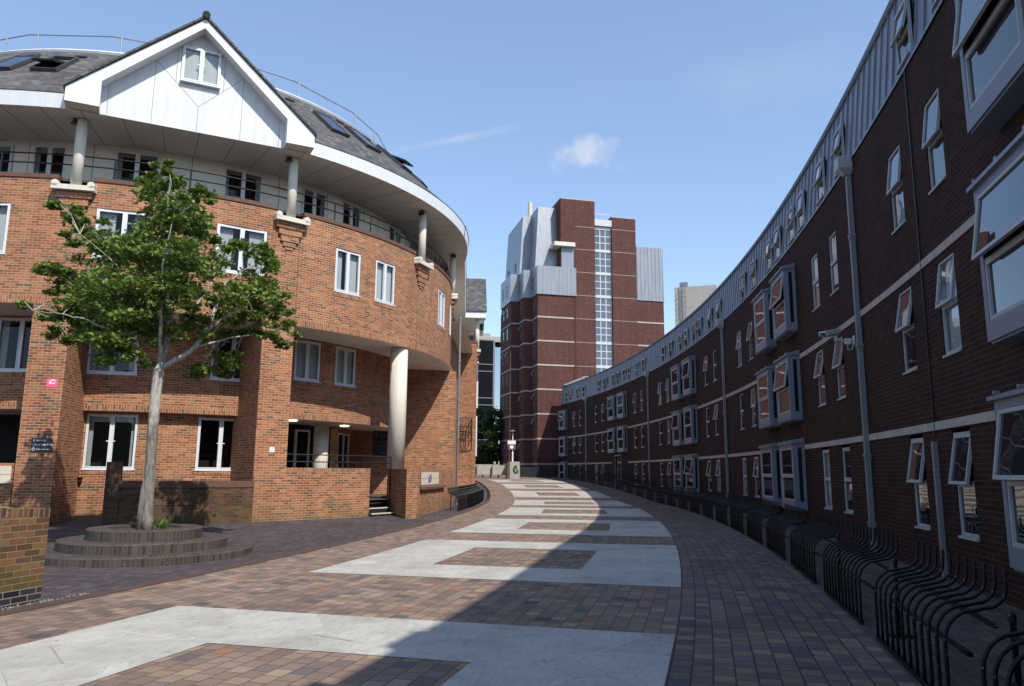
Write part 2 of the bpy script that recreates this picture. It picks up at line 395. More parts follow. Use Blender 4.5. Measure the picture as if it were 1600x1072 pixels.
lane = sheet(MB(), 142.74, 144.62, -40, 26); struct('brick_lane', lane, 'paving_lane')
struct('rack_strip', sheet(MB(), 144.62, 147.2, -40, 26, -.008), 'paving_strip')
struct('plaza', sheet(MB(), 112, 135.42, -26, 26, .0, .35, 40, True), 'paving_plaza')
k = MB()
for i in range(0, 110):
    a0 = -22+i*.44; a1 = a0+.44
    prof = [(135.42, gz(a0)-.05), (135.42, gz(a0)+.018), (135.62, gz(a0)+.012), (135.62, gz(a0)-.05)]
    k.revolve(C, prof, a0, a1, .5)
struct('kerb', k, 'kerb_brown')
w = MB()
# pale frames laid in the road, one every 3.46 degrees of the bend
bands = [(-16.75, -14.1)]+[(-12.78+3.46*i, -10.25+3.46*i) for i in range(0, 7)]
for a0, a1 in bands:
    R0, R1 = 137.0, 142.74; e = .62*(a1-a0)/2.5
    i0, i1, r0, r1 = a0+e, a1-e, 138.55, 141.12
    for q in ((R0, R1, a0, i0), (R0, R1, i1, a1), (R0, r0, i0, i1), (r1, R1, i0, i1)): sheet(w, *q, dz=.004, da=.3)
struct('stone_paving', w, 'pale_stone')

# ------------------------------------------------------------------ windows (prototypes in local axes: x outwards, y along the wall, z up)
def casement(w, h, curtain=0, handles=False, blind=0):
    f = MB(); t = .045; d0, d1 = -.05, .02
    f.box(d0, d1, -w/2, w/2, 0, t); f.box(d0, d1, -w/2, w/2, h-t, h)
    f.box(d0, d1, -w/2, -w/2+t, t, h-t); f.box(d0, d1, w/2-t, w/2, t, h-t); f.box(d0, d1, -.03, .03, t, h-t)
    for s in (-1, 1):                                   # the two sashes
        a, b = sorted((s*.03, s*(w/2-t)))
        f.box(d0+.01, d1+.012, a, b, t, t+.035); f.box(d0+.01, d1+.012, a, b, h-t-.035, h-t)
        f.box(d0+.01, d1+.012, a, a+.033, t+.035, h-t-.035); f.box(d0+.01, d1+.012, b-.033, b, t+.035, h-t-.035)
        if handles: f.box(d1+.012, d1+.04, s*.09-.03, s*.09+.03, h*.5, h*.5+.03)
    f.box(d0, d1+.05, -w/2-.02, w/2+.02, -.03, 0)       # sill
    o = link('window', f.mesh('window', 'pvc'))
    p = MB(); p.poly([(-.02, -w/2+t, t), (-.02, w/2-t, t), (-.02, w/2-t, h-t), (-.02, -w/2+t, h-t)]); link('pane', p.mesh('pane', 'glass'), o)
    if curtain:
        c = MB(); nn = 14
        segs = [(-w/2+.05, -w/2+.05+w*curtain)] + ([(w/2-.05-w*curtain, w/2-.05)] if curtain < .45 else [(w/2-.05-w*(curtain-.2), w/2-.05)])
        for a, b in segs:
            c = MB()
            for i in range(nn):
                y0 = a+(b-a)*i/nn; y1 = a+(b-a)*(i+1)/nn; x0 = -.11-.025*(i % 2); x1 = -.11-.025*((i+1) % 2)
                c.poly([(x0, y0, .05), (x1, y1, .05), (x1, y1, h-.05), (x0, y0, h-.05)])
            link('curtain', c.mesh('curtain', 'curtain'), o)
    if blind:
        c = MB(); c.box(-.1, -.085, -w/2+.06, w/2-.06, h-t-blind, h-t); link('blind', c.mesh('blind', 'reflected_sky' if blind > .5 else 'blind'), o)  # tall sheet is coloured as reflected sky, short ones are real blinds
    return o

# ------------------------------------------------------------------ brick rotunda on the left
rot = thing('brick_rotunda', 'round orange brick building with balcony, slate roof and white gable', 'building', (D[0], D[1], -1.6))
up_w = [(-74.9, -68.1), (-60.0, -53.1), (-41.9, -37.0), (-33.7, -28.85), (-12.3, -7.0), (-1.2, 3.2), (-90.2, -85.3), (-104, -97.5)]
cols = [-105.6, -77.7, -49.8, -20.8, 7.1]
holes = [(a, b, 5.78, 7.24) for a, b in up_w]+[(a-2.1, a+2.1, 7.78, 8.3) for a in cols]
wl = MB().mat('brick_orange'); wl.wall(D, 12.25, -150, 14, 4.63, 8.02, [h if h[3] < 8 else (h[0], h[1], h[2], 8.02) for h in holes], .9, .09)
wl.revolve(D, [(12.25, 4.41), (12.25, 4.63)], -150, 14, .9, swap=True)               # soldier course over the openings
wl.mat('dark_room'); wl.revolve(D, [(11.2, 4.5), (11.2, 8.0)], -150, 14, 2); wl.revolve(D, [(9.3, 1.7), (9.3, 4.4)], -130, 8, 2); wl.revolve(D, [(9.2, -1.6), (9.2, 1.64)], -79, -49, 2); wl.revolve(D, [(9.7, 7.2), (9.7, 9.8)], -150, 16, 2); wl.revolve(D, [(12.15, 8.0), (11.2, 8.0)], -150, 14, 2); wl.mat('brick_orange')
for aL, aR in up_w: wl.revolve(D, [(12.262, 5.62), (12.262, 5.745)], aL-.3, aR+.3, 1, swap=True)
wl.mat('brick_orange')
wl.wall(D, 12.2, 14, 210, -1.6, 9.8, [], 6)                                           # the back, out of sight
for a in (-76.4, -48.2, -21.8): wl.mat('groove2').box(-.01, .003, -.007, .007, 4.42, 7.6, frame(D, 12.25, a, 0))
part(rot, 'upper_wall', wl)
vb = MB(); vb.box(0, .12, -.22, .22, -.42, -.30, frame(D, 10.1, -77.4, 0)); vb.box(0, .16, -.24, .24, -.30, -.27, frame(D, 10.1, -77.4, 0)); part(rot, 'wall_vent', vb, 'black_metal')
cp = MB()
edges = sorted([-150]+[x for a in cols for x in (a-2.1, a+2.1)]+[14])
for i in range(0, len(edges), 2):
    pr = [(12.0, 8.0), (12.285, 8.0), (12.285, 8.12), (12.0, 8.12), (12.0, 8.0)]
    cp = MB(); cp.revolve(D, pr, edges[i], edges[i+1], 1); cp.endcap(D, pr[:4], edges[i]); cp.endcap(D, pr[:4], edges[i+1]); part(rot, 'coping', cp, 'coping_brick')
# recessed lower walls
W1 = [(-42.8, -37.1), (-33.3, -27.4), (-13.4, -8.0), (-76.9, -69.1), (-57.9, -50.6), (-90.9, -83.6)]
lw = MB().mat('brick_orange')
lw.wall(D, 10.4, -130, 6, 1.86, 4.41, [(a, b, 2.98 if a > -45 else 2.76, 4.34) for a, b in W1], .9, .08)
lw.revolve(D, [(10.4, 1.66), (10.4, 1.86)], -130, -18.2, .9, swap=True); lw.revolve(D, [(10.38, 1.66), (10.38, 1.86)], -18.2, 6, .9, swap=True)
FW = [(-76.35, -68.55), (-59.0, -50.95)]
lw.wall(D, 10.1, -79, -49, -1.7, 1.66, [(a, b, -.04, 1.58) for a, b in FW], .9, .08)
for aL, aR in FW: lw.revolve(D, [(10.112, -.19), (10.112, -.07)], aL-.4, aR+.4, 1, swap=True)
for aL, aR in W1: lw.revolve(D, [(10.412, (2.98 if aL > -45 else 2.76)-.15), (10.412, (2.98 if aL > -45 else 2.76)-.035)], aL-.4, aR+.4, 1, swap=True)
lw.wall(D, 8.2, -14, 12, -1.7, 1.66, [], 1)                                           # porch return beside the board
lw.mat('brick_buff').wall(D, 8.3, -18, -14, -1.6, 1.6, [], 2)
part(rot, 'recessed_wall', lw)
sf = MB(); sf.revolve(D, [(10.3, 4.41), (12.25, 4.41)], -150, 14, 1); part(rot, 'floor_soffit', sf, 'soffit')
pc = MB(); pc.revolve(D, [(7.6, 1.66), (10.4, 1.66)], -130, 8, 2); part(rot, 'porch_ceiling', pc, 'soffit')
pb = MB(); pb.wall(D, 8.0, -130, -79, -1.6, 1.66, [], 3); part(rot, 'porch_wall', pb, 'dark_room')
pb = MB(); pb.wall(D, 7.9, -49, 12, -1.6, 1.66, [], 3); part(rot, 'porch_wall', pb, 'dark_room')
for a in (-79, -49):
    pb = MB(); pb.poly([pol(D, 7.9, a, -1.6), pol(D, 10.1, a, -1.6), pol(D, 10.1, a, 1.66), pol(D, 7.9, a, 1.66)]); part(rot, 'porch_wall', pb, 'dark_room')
pf = MB(); pf.revolve(D, [(7.6, -1.0), (12.0, -1.0)], -49, 6, 2); part(rot, 'porch_floor', pf, 'paving_strip')
# porch doors, inner column, ceiling lamps
for a0, a1, dw in ((-31.5, -27.2, 1), (-13.6, -9.9, 1), (-9.7, -6.0, 1), (-38.5, -35, 0)):
    f = MB(); p = MB(); Fm = frame(D, 8.25, (a0+a1)/2, -1.0); hw = R_(a1-a0)*8.25/2
    f.box(-.03, .05, -hw-.05, -hw+.02, 0, 2.45, Fm); f.box(-.03, .05, hw-.02, hw+.05, 0, 2.45, Fm); f.box(-.03, .05, -hw, hw, 2.38, 2.45, Fm); f.box(-.03, .05, -hw, hw, 0, .12, Fm)
    dd = part(rot, 'door', f, 'pvc'); p.box(-.005, .005, -hw, hw, .1, 2.4, Fm); part(rot, 'pane', p, 'glass_dark', parent=dd)
    if dw: h = MB(); h.box(.05, .08, hw-.12, hw-.08, 1.0, 1.35, Fm); part(rot, 'handle', h, 'galvanised', parent=dd)
ic = MB(); q = pol(D, 9.3, -30); ic.tube([(q[0], q[1], -1.0), (q[0], q[1], 1.66)], .27, 24); part(rot, 'porch_column', ic, 'cream_stone', True)
for r, a in ((9.95, -41.0), (8.9, -40.5), (9.3, -22.0), (9.8, -84.0)):
    q = pol(D, r, a); l = MB(); l.tube([(q[0], q[1], 1.655), (q[0], q[1], 1.615)], .17, 16); part(rot, 'ceiling_light', l, 'lamp_glow')
# brick pillars, floor to the upper wall
for a0, a1 in ((-81.1, -76.7), (-52.9, -48.25), (-109, -104.6)):
    pl = MB().mat('brick_orange'); r0, r1 = 10.0, 12.25
    pl.revolve(D, [(r1, -1.75), (r1, 4.41)], a0, a1, 1.1)
    for a in (a0, a1): pl.poly([pol(D, r0, a, -1.75), pol(D, r1, a, -1.75), pol(D, r1, a, 4.41), pol(D, r0, a, 4.41)], [(r0, -1.75), (r1, -1.75), (r1, 4.41), (r0, 4.41)])
    part(rot, 'pillar', pl)
# great round column
q = pol(D, 11.88, -24.4); bc = MB(); bc.tube([(q[0], q[1], .04), (q[0], q[1], 4.42)], .315, 40); part(rot, 'round_column', bc, 'cream_stone', True)
# blade wall under the drum
bl = MB().mat('brick_orange'); e0, e1 = Vector((-2.50, 33.80)), Vector((-7.4, 32.41)); tn = (e1-e0).normalized(); nn = Vector((tn.y, -tn.x))
if nn.y > 0: nn = -nn
o4 = [e0, e1, e1-nn*.35, e0-nn*.35]
bl.prism([(p.x, p.y) for p in o4], -1.7, 4.41); part(rot, 'blade_wall', bl)
# windows
wins = {}
def win(key, *a, **k):
    if key not in wins: wins[key] = casement(*a, **k)
    return wins[key]
for i, (a0, a1) in enumerate(up_w):
    wd = R_(a1-a0)*12.25; big = wd > 1.3
    s_ = win('u%d%d' % (big, i % 2), (1.46 if big else 1.04), 1.46, curtain=(.3, .55)[i % 2] if not big else .3)
    place(s_, rot, pol(D, 12.2, (a0+a1)/2, 5.78), R_((a0+a1)/2))
for i, (a0, a1) in enumerate(W1):
    lo = 2.98 if a0 > -45 else 2.76
    s_ = win('r%d' % (a0 > -45), 1.04 if a0 > -45 else 1.36, 4.34-lo, curtain=.62 if a0 > -45 else .15)
    place(s_, rot, pol(D, 10.35, (a0+a1)/2, lo), R_((a0+a1)/2))
for i, (a0, a1) in enumerate(FW):
    s_ = win('f%d' % i, 1.40, 1.62, handles=True, blind=.18 if i == 0 else 0, curtain=.1 if i == 0 else 0)
    place(s_, rot, pol(D, 10.05, (a0+a1)/2, -.04), R_((a0+a1)/2))
# balcony: inner wall, windows, rail
BW = [(-99, -91.5), (-88.3, -83.1), (-75.6, -68.5), (-58.1, -51.4), (-43.6, -37.7), (-34.0, -28.5), (-17.8, -11), (-4, 2)]
bw = MB().mat('soffit'); bw.wall(D, 10.5, -150, 16, 7.2, 9.82, [(a, b, 7.75, 9.72) for a, b in BW], 1, .06)
for a in [x*5.1-140 for x in range(31)]:
    if any(b0-.6 < a < b1+.6 for b0, b1 in BW): continue
    bw.mat('dark_room').box(0, .004, -.007, .007, 7.3, 9.81, frame(D, 10.5, a, 0))
part(rot, 'balcony_wall', bw)
bf = MB(); bf.revolve(D, [(10.4, 7.3), (12.1, 7.3)], -150, 14, 2); part(rot, 'balcony_floor', bf, 'paving_strip')
for i, (a0, a1) in enumerate(BW):
    s_ = win('b%d' % (a1-a0 > 6), 1.28 if a1-a0 > 6 else 1.02, 1.97, curtain=.12)
    place(s_, rot, pol(D, 10.46, (a0+a1)/2, 7.75), R_((a0+a1)/2))
rl = MB()
for z in (8.78, 8.5): rl.tube([pol(D, 12.1, a, z) for a in [x*1.5-140 for x in range(102)]], .022, 6)
for a in (-124, -114.5, -95.5, -87.6, -73.4, -63.9, -54.5, -42, -34.6, -27.5, -14.0, -9.7, -2, 4): q = pol(D, 12.1, a); rl.box(-.02, .02, -.02, .02, 8.1, 8.8, Matrix.Translation((q[0], q[1], 0)))
part(rot, 'balcony_rail', rl, 'black_metal')
for a in cols:                                        # slim columns on stepped corbels
    q = pol(D, 12.27, a); cm = MB(); cm.tube([(q[0], q[1], 7.8), (q[0], q[1], 9.78)], .145, 24)
    co_ = part(rot, 'balcony_column', cm, 'cream_stone', True)
    F = frame(D, 12.27, a, 0); c2 = MB(); c2.box(-.15, .24, -.55, .55, 7.64, 7.78, F)
    for s in (-1, 1): c2.tube([F @ Vector((-.12, s*.46, 7.80)), F @ Vector((.24, s*.46, 7.80))], .10, 12)
    part(rot, 'pedestal', c2, 'cream_stone', parent=co_)
    c3 = MB().mat('brick_orange'); z = 7.64
    for hw, hh, dp in ((.46, .22, .13), (.38, .21, .10), (.30, .2, .075), (.21, .15, .05), (.13, .1, .03)):
        c3.box(-.15, dp-.02, -hw, hw, z-hh+.022, z, F); c3.mat('coping_brick').box(-.15, dp-.035, -hw+.012, hw-.012, z-hh, z-hh+.022, F); c3.mat('brick_orange'); z -= hh
    part(rot, 'corbel', c3, parent=co_)
    lm = MB(); P0 = F @ Vector((.02, -.17, 9.66)); lm.tube([P0, P0+Vector((0, 0, .14))], [.13, .07], 14); part(rot, 'spotlight', lm, 'black_metal', parent=co_)
# eaves and roof
GA = -63.75
so = MB().mat('soffit'); so.revolve(D, [(10.45, 9.82), (12.92, 9.82)], -150, GA-14.4, 1); so.revolve(D, [(10.45, 9.82), (12.92, 9.82)], GA+14.4, 20, 1)
for i in range(32):
    q = []
    for dl, r in ((-14.4+.9*i, 10.45), (-13.5+.9*i, 10.45), (-13.5+.9*i, 0), (-14.4+.9*i, 0)):
        rr_ = r or (12.52/cos(R_(dl))); q.append(pol(D, rr_, GA+dl, 9.82))
    so.poly(q)
for a in [x*4.65-147 for x in range(36)]:
    ro = 12.5/cos(R_(a-GA)) if abs(a-GA) < 14.4 else 12.9
    so.mat('dark_room').box(10.5-ro, 0, -.006, .006, -.003, 0, frame(D, ro, a, 9.82))
part(rot, 'eaves_soffit', so)
fa = MB()
for a0, a1 in ((-150, GA-14.4), (GA+14.4, 20)):
    fa = MB(); fa.revolve(D, [(12.92, 9.815), (12.96, 10.24), (12.9, 10.27), (12.6, 10.27)], a0, a1, 1); part(rot, 'fascia', fa, 'white_paint')
rf = MB(); prof = [(12.98-.435*i, 10.25+.39*i) for i in range(9)]
prof[-1] = (9.5, 13.37)
rf.revolve(D, prof, -150, GA-14.4, 1.5); rf.revolve(D, prof, GA+14.4, 40, 1.5); rf.revolve(D, prof[3:], GA-14.4, GA+14.4, 1.5)
roof = part(rot, 'roof', rf, 'slate')
rg = MB(); rg.revolve(D, [(9.52, 13.36), (9.56, 13.43), (9.45, 13.52), (9.2, 13.52), (.5, 13.7)], -180, 180, 2.5); part(rot, 'roof_kerb', rg, 'white_paint', parent=roof)
rr = MB()
ang = [-114, -96.8, -80.0, -61, -43, -25, -11.8, 4]
for z in (14.12,): rr.tube([pol(D, 9.32, a, z) for a in ang], .024, 6)
for a in (-112, -102.3, -95.1, -78.4, -60, -41.6, -23.3, -13.5, 2): q = pol(D, 9.3, a); rr.tube([(q[0], q[1], 13.5), (q[0], q[1], 14.17)], .026, 6)
part(rot, 'roof_rail', rr, 'galvanised', parent=roof)
sl = math.atan2(3.07, 3.45)
def skylight(a, opened=0):
    Rm, zm = 10.92, 12.14
    e = Matrix.Translation((*pol(D, Rm, a), zm)) @ Matrix.Rotation(R_(a), 4, 'Z') @ Matrix.Rotation(sl, 4, 'Y')      # local x: down-slope, z: normal
    f = MB()
    for b in ((-.80, .80, -.375, -.325), (-.80, .80, .325, .375), (-.80, -.75, -.325, .325), (.75, .80, -.325, .325)): f.box(b[0], b[1], b[2], b[3], -.02, .085, e)
    o = part(rot, 'skylight', f, 'slate_frame')
    p = MB(); M = e @ Matrix.Translation((0, 0, .06)) @ Matrix.Rotation(-opened, 4, 'Y')
    p.box(-.75, .75, -.325, .325, -.01, .01, M); part(rot, 'pane', p, 'glass_dark', parent=o)
    if opened:
        p2 = MB()
        for b in ((-.72, .72, -.31, -.27), (-.72, .72, .27, .31), (.68, .72, -.27, .27), (-.72, -.68, -.27, .27)): p2.box(b[0], b[1], b[2], b[3], -.03, .04, M)
        part(rot, 'sash', p2, 'door_dark', parent=o)
for a, op in ((-91.8, 0), (-85.2, .32), (-39.6, 0), (-31.6, 0), (-21.0, .28), (-12.5, 0), (-103, 0)): skylight(a, op)
vt = MB()
for a in (-92.1, -83.7, -45.8, -33.2, -24): vt.box(-.07, .07, -.16, .16, 0, .06, Matrix.Translation((*pol(D, 9.98, a), 12.93)) @ Matrix.Rotation(R_(a), 4, 'Z') @ Matrix.Rotation(sl, 4, 'Y'))
part(rot, 'roof_vent', vt, 'door_dark', parent=roof)
# gable
G = Matrix.Translation((D[0], D[1], 0)) @ Matrix.Rotation(R_(GA), 4, 'Z')              # x = outwards n, y = t
gp = lambda n_, t_, z_: tuple(G @ Vector((n_, t_, z_)))
gf = MB().mat('cladding_white')
gf.poly([gp(12.52, -2.52, 9.82), gp(12.52, 2.52, 9.82), gp(12.52, 2.52, 10.62), gp(12.52, 0, 12.98), gp(12.52, -2.52, 10.62)])
def strip(t0, z0, t1, z1, wd=.012):
    d = Vector((0, t1-t0, z1-z0)).normalized(); s_ = Vector((0, -d.z, d.y))*wd/2
    a = Vector((12.524, t0, z0)); b = Vector((12.524, t1, z1)); gf.poly([tuple(G @ x) for x in (a-s_, b-s_, b+s_, a+s_)])
gf.mat('groove')
for q in ((0, 10.62, 0, 9.83), (0, 10.62, -1.22, 11.82), (0, 10.62, 1.22, 11.82), (-1.22, 11.82, -1.22, 9.83), (1.22, 11.82, 1.22, 9.83), (-2.36, 10.7, -2.36, 9.83), (2.36, 10.7, 2.36, 9.83), (-.66, 12.3, -.66, 11.25), (.66, 12.3, .66, 11.25)): strip(*q)
gab = part(rot, 'gable', gf)
gw = casement(1.08, 1.12, blind=.98, handles=True); P = G @ Vector((12.585, 0, 11.32)); place(gw, rot, tuple(P), R_(GA)); discard(gw)  # full-height sheet behind the pane, tinted like the sky it would reflect
gb = MB()
for s in (-1, 1):                                      # barge boards and boxed eaves
    top = lambda t_: 13.22-.885*abs(t_); low = lambda t_: 12.93-.925*abs(t_)
    A = [(0, top(0)), (s*3.36, top(3.36)), (s*3.36, 9.84), (s*2.52, 9.84), (s*2.52, low(2.52)), (0, low(0))]
    gb.poly([gp(12.98, t_, z_) for t_, z_ in A])
    gb.poly([gp(12.98, s*3.36, top(3.36)), gp(11.7, s*3.36, top(3.36)), gp(11.7, s*3.36, 9.84), gp(12.98, s*3.36, 9.84)])
    gb.poly([gp(12.98, s*2.52, 9.84), gp(12.52, s*2.52, 9.84), gp(12.52, s*2.52, low(2.52)), gp(12.98, s*2.52, low(2.52))])
    gb.poly([gp(12.98, 0, low(0)), gp(12.98, s*2.52, low(2.52)), gp(12.5, s*2.52, low(2.52)), gp(12.5, 0, low(0))])
part(rot, 'barge_board', gb, 'white_paint', parent=gab)
for s in (-1, 1):
    gs = MB(); gs.poly([gp(12.98, s*2.52, 9.838), gp(12.98, s*3.36, 9.838), gp(11.7, s*3.36, 9.838), gp(11.7, s*2.52, 9.838)]); part(rot, 'eaves_box', gs, 'soffit', parent=gab)
gr = MB().mat('slate')
for s in (-1, 1):
    for i in range(2):
        z = 13.25 if i == 0 else 13.33
        a, b2, c_, d_ = (13.05, 0), (13.05, s*3.42), (11.5, s*3.42), (8.8, 0)
        L = math.hypot(3.42, 3.03)
        gr.poly([gp(a[0], a[1], z), gp(b2[0], b2[1], z-.885*3.42), gp(c_[0], c_[1], z-.885*3.42), gp(d_[0], d_[1], z)], [(0, 0), (0, L), (1.55, L), (4.2, 0)])
    gr.poly([gp(13.05, 0, 13.25), gp(13.05, s*3.42, 13.25-.885*3.42), gp(13.05, s*3.42, 13.33-.885*3.42), gp(13.05, 0, 13.33)])
gr.tube([gp(13.1, 0, 13.31), gp(8.8, 0, 13.31)], .11, 10)
part(rot, 'gable_roof', gr, parent=gab)
# rainwater pipe beside the drum
dp = MB().mat('pipe_grey'); q = (-2.40, 34.35); dp.tube([(q[0], q[1], 7.0), (q[0], q[1], 1.4)], .055, 10)
for z in (7.0, 5.0, 3.2): dp.tube([(q[0], q[1], z), (q[0], q[1], z-.12)], .075, 10)
dp.mat('galvanised').tube([(q[0], q[1], 1.4), (q[0], q[1], -1.5)], .05, 10); part(rot, 'drainpipe', dp)

# ------------------------------------------------------------------ low walls round the rotunda
ew = MB().mat('brick_orange'); pr = [(11.95, -1.72), (11.95, -.07), (12.22, -.07), (12.22, -1.72)]
ew.revolve(D, [(12.22, -1.72), (12.22, -.06)], -48.2, -33.0, 1); ew.revolve(D, [(11.95, -.06), (11.95, -1.72)], -48.2, -33.0, 1)
ew.revolve(D, [(12.225, -.06), (12.225, .05), (11.945, .05), (11.945, -.06)], -48.2, -33.0, 1, swap=True)
for a in (-48.2, -33.0): ew.endcap(D, [(11.95, -1.72), (12.22, -1.72), (12.22, .05), (11.95, .05)], a)
b0 = (*pol(D, 12.1, -40), -1.6)
o = solo('porch_wall', ew, None, 'low orange brick wall in front of the dark porch beside the steps', 'wall', b0)
hr = MB()
for z in (.46, .24): hr.tube([pol(D, 11.9, a, z) for a in range(-48, -25, 2)], .02, 6)
for a in (-48, -40, -33, -26): q = pol(D, 11.9, a); hr.tube([(q[0], q[1], -1.0), (q[0], q[1], .47)], .018, 6)
solo('porch_rail', hr, 'black_metal', 'black metal handrail standing behind the porch wall', 'railing', (*pol(D, 11.9, -40), -1.0))
# plinth with stone tablet
pz = thing('plinth_wall', 'thick brick plinth carrying the big cream column, stone tablet let into it', 'wall', (-3.2, 29, -1.6))
arc = [pol(C, 134.62, a) for a in [-7.05+.2*i for i in range(16)]]
outl = [(-4.42, 27.5), (-3.47, 25.62)]+arc+[(-2.52, 33.75), (-4.5, 33.2)]
pm = MB().mat('brick_orange'); d = 0
for i in range(len(outl)):
    a, b2 = outl[i], outl[(i+1) % len(outl)]; L = math.hypot(a[0]-b2[0], a[1]-b2[1])
    pm.poly([(*a, -1.75), (*b2, -1.75), (*b2, -.06), (*a, -.06)], [(d, -1.75), (d+L, -1.75), (d+L, -.06), (d, -.06)])
    pm.poly([(*a, -.06), (*b2, -.06), (*b2, .045), (*a, .045)], [(-.06, d), (-.06, d+L), (.045, d+L), (.045, d)]); d += L
pm.mat('coping_brick').poly([(*p, .045) for p in outl])
part(pz, 'wall', pm)
st = MB().mat('plaque_stone')
st.revolve(C, [(134.60, -.5), (134.645, -.5), (134.645, -.06), (134.60, -.06)], -6.85, -5.55, .3)
st.mat('dark_room').revolve(C, [(134.647, -.285), (134.647, -.277)], -6.85, -5.55, .3)
tab = part(pz, 'stone_tablet', st)
si = MB(); si.revolve(C, [(134.6, -.62), (134.72, -.66), (134.72, -.58), (134.62, -.5)], -6.9, -5.05, .3); si.endcap(C, [(134.6, -.62), (134.72, -.66), (134.72, -.58), (134.62, -.5)], -6.9); part(pz, 'sill', si, 'coping_brick')
def text(txt, M, size, mat, parent, name='lettering', align='LEFT', root=None, ex=.002):
    cu = bpy.data.curves.new(name, 'FONT'); cu.body = txt; cu.size = size; cu.align_x = align; cu.extrude = ex
    tmp = bpy.data.objects.new(name, cu); COL.objects.link(tmp)
    dg = bpy.context.evaluated_depsgraph_get(); me = bpy.data.meshes.new_from_object(tmp.evaluated_get(dg))
    bpy.data.objects.remove(tmp); me.transform(M); me.name = name
    b = tuple((root or parent)['base']); me.transform(Matrix.Translation((-b[0], -b[1], -b[2])))
    me.materials.clear(); me.materials.append(MATS[mat]); return link(name, me, parent)
TXT = Matrix(((0, 0, 1, 0), (1, 0, 0, 0), (0, 1, 0, 0), (0, 0, 0, 1)))                # text plane -> wall frame (x out, y along, z up)
gm = frame(C, 134.655, -6.25, -.42) @ TXT @ Matrix.Rotation(.12, 4, 'Z')
text('605', gm, .40, 'purple_ink', tab, 'scribble', 'CENTER', pz)
# steps into the porch
sp = thing('entrance_steps', 'three dark entrance steps with pale nosings between two brick walls', 'steps', (*pol(D, 12.1, -30), -1.6))
for i in range(3):
    F = frame(D, 12.35-.3*i, -30.2, 0); m_ = MB().mat('door_dark').box(-.9+.3*i*.0, 0, -.62, .58, -1.75, -1.42+.16*i, F)
    m_.mat('plaque_stone').box(-.07, .012, -.62, .58, -1.42+.16*i-.03, -1.42+.16*i+.004, F); part(sp, 'step', m_)
# wall in front of the sunken area, with its raised end
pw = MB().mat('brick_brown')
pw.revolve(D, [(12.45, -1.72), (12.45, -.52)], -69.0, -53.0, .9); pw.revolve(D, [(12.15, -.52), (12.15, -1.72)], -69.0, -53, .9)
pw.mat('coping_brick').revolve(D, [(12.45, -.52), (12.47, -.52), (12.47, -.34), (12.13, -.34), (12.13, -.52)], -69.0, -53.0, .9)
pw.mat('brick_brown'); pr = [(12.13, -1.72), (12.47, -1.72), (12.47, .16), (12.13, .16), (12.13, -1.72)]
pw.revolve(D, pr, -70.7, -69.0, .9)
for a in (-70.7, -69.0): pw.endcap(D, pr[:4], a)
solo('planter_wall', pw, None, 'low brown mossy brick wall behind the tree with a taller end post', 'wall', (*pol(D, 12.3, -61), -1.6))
# foreground wall
fw = MB(); a1 = -14.17; zt0, zt1 = -.43, -.5
fw.mat('brick_mossy')
def fwz(a): return zt1+(zt0-zt1)*min(1, (a1-a)/.6)
As = [a1-.2*i for i in range(30)]
for i in range(len(As)-1):
    a, b2 = As[i+1], As[i]
    for r in (135.2, 134.87):
        fw.mat('brick_blue').poly([pol(C, r, a, -1.72), pol(C, r, b2, -1.72), pol(C, r, b2, -1.42), pol(C, r, a, -1.42)], [(r*R_(a), -1.72), (r*R_(b2), -1.72), (r*R_(b2), -1.42), (r*R_(a), -1.42)])
        fw.mat('brick_mossy').poly([pol(C, r, a, -1.42), pol(C, r, b2, -1.42), pol(C, r, b2, fwz(b2)-.11), pol(C, r, a, fwz(a)-.11)], [(r*R_(a), -1.42), (r*R_(b2), -1.42), (r*R_(b2), fwz(b2)-.11), (r*R_(a), fwz(a)-.11)])
        fw.poly([pol(C, r, a, fwz(a)-.11), pol(C, r, b2, fwz(b2)-.11), pol(C, r, b2, fwz(b2)), pol(C, r, a, fwz(a))], [(-.11, r*R_(a)), (-.11, r*R_(b2)), (0, r*R_(b2)), (0, r*R_(a))])
    fw.mat('brick_mossy').poly([pol(C, 134.87, a, fwz(a)), pol(C, 134.87, b2, fwz(b2)), pol(C, 135.2, b2, fwz(b2)), pol(C, 135.2, a, fwz(a))], [(.0, r*R_(a)), (.0, r*R_(b2)), (.33, r*R_(b2)), (.33, r*R_(a))])
fw.endcap(C, [(134.87, -1.72), (135.2, -1.72), (135.2, zt1), (134.87, zt1)], a1)
solo('boundary_wall', fw, None, 'weathered yellow-green brick wall in the left foreground, blue bricks at its foot', 'wall', (*pol(C, 135.0, -15), -1.6))

# ------------------------------------------------------------------ signs on the rotunda
def signboard(label, cen, r, a, z, w, h, lines, logo=True, dim=False, dark='sign_navy', inward=False, name='sign_board', turn=0):
    F = frame(cen, r, a, z, inward) if not turn else Matrix.Translation((*r, z)) @ Matrix.Rotation(R_(turn), 4, 'Z'); b = tuple(F @ Vector((0, 0, 0)))
    t_ = thing(name, label, 'sign', b)
    m_ = MB(); m_.box(0, .03, -w/2, w/2, 0, h, F); part(t_, 'panel', m_, dark)
    wm = 'grey_metal' if dim else 'sign_white'
    for s_, size, x, y in lines: text(s_, F @ Matrix.Translation((.033, x*w, y*h)) @ TXT, size, wm, t_)
    if logo:
        q = MB(); q.mat('sign_blue').box(.03, .033, -.42*w, -.30*w, .74*h, .93*h, F); q.mat(wm).box(.033, .035, -.40*w, -.385*w, .77*h, .9*h, F); q.box(.033, .035, -.40*w, -.34*w, .875*h, .9*h, F); part(t_, 'emblem', q)
    return t_, F, w, h
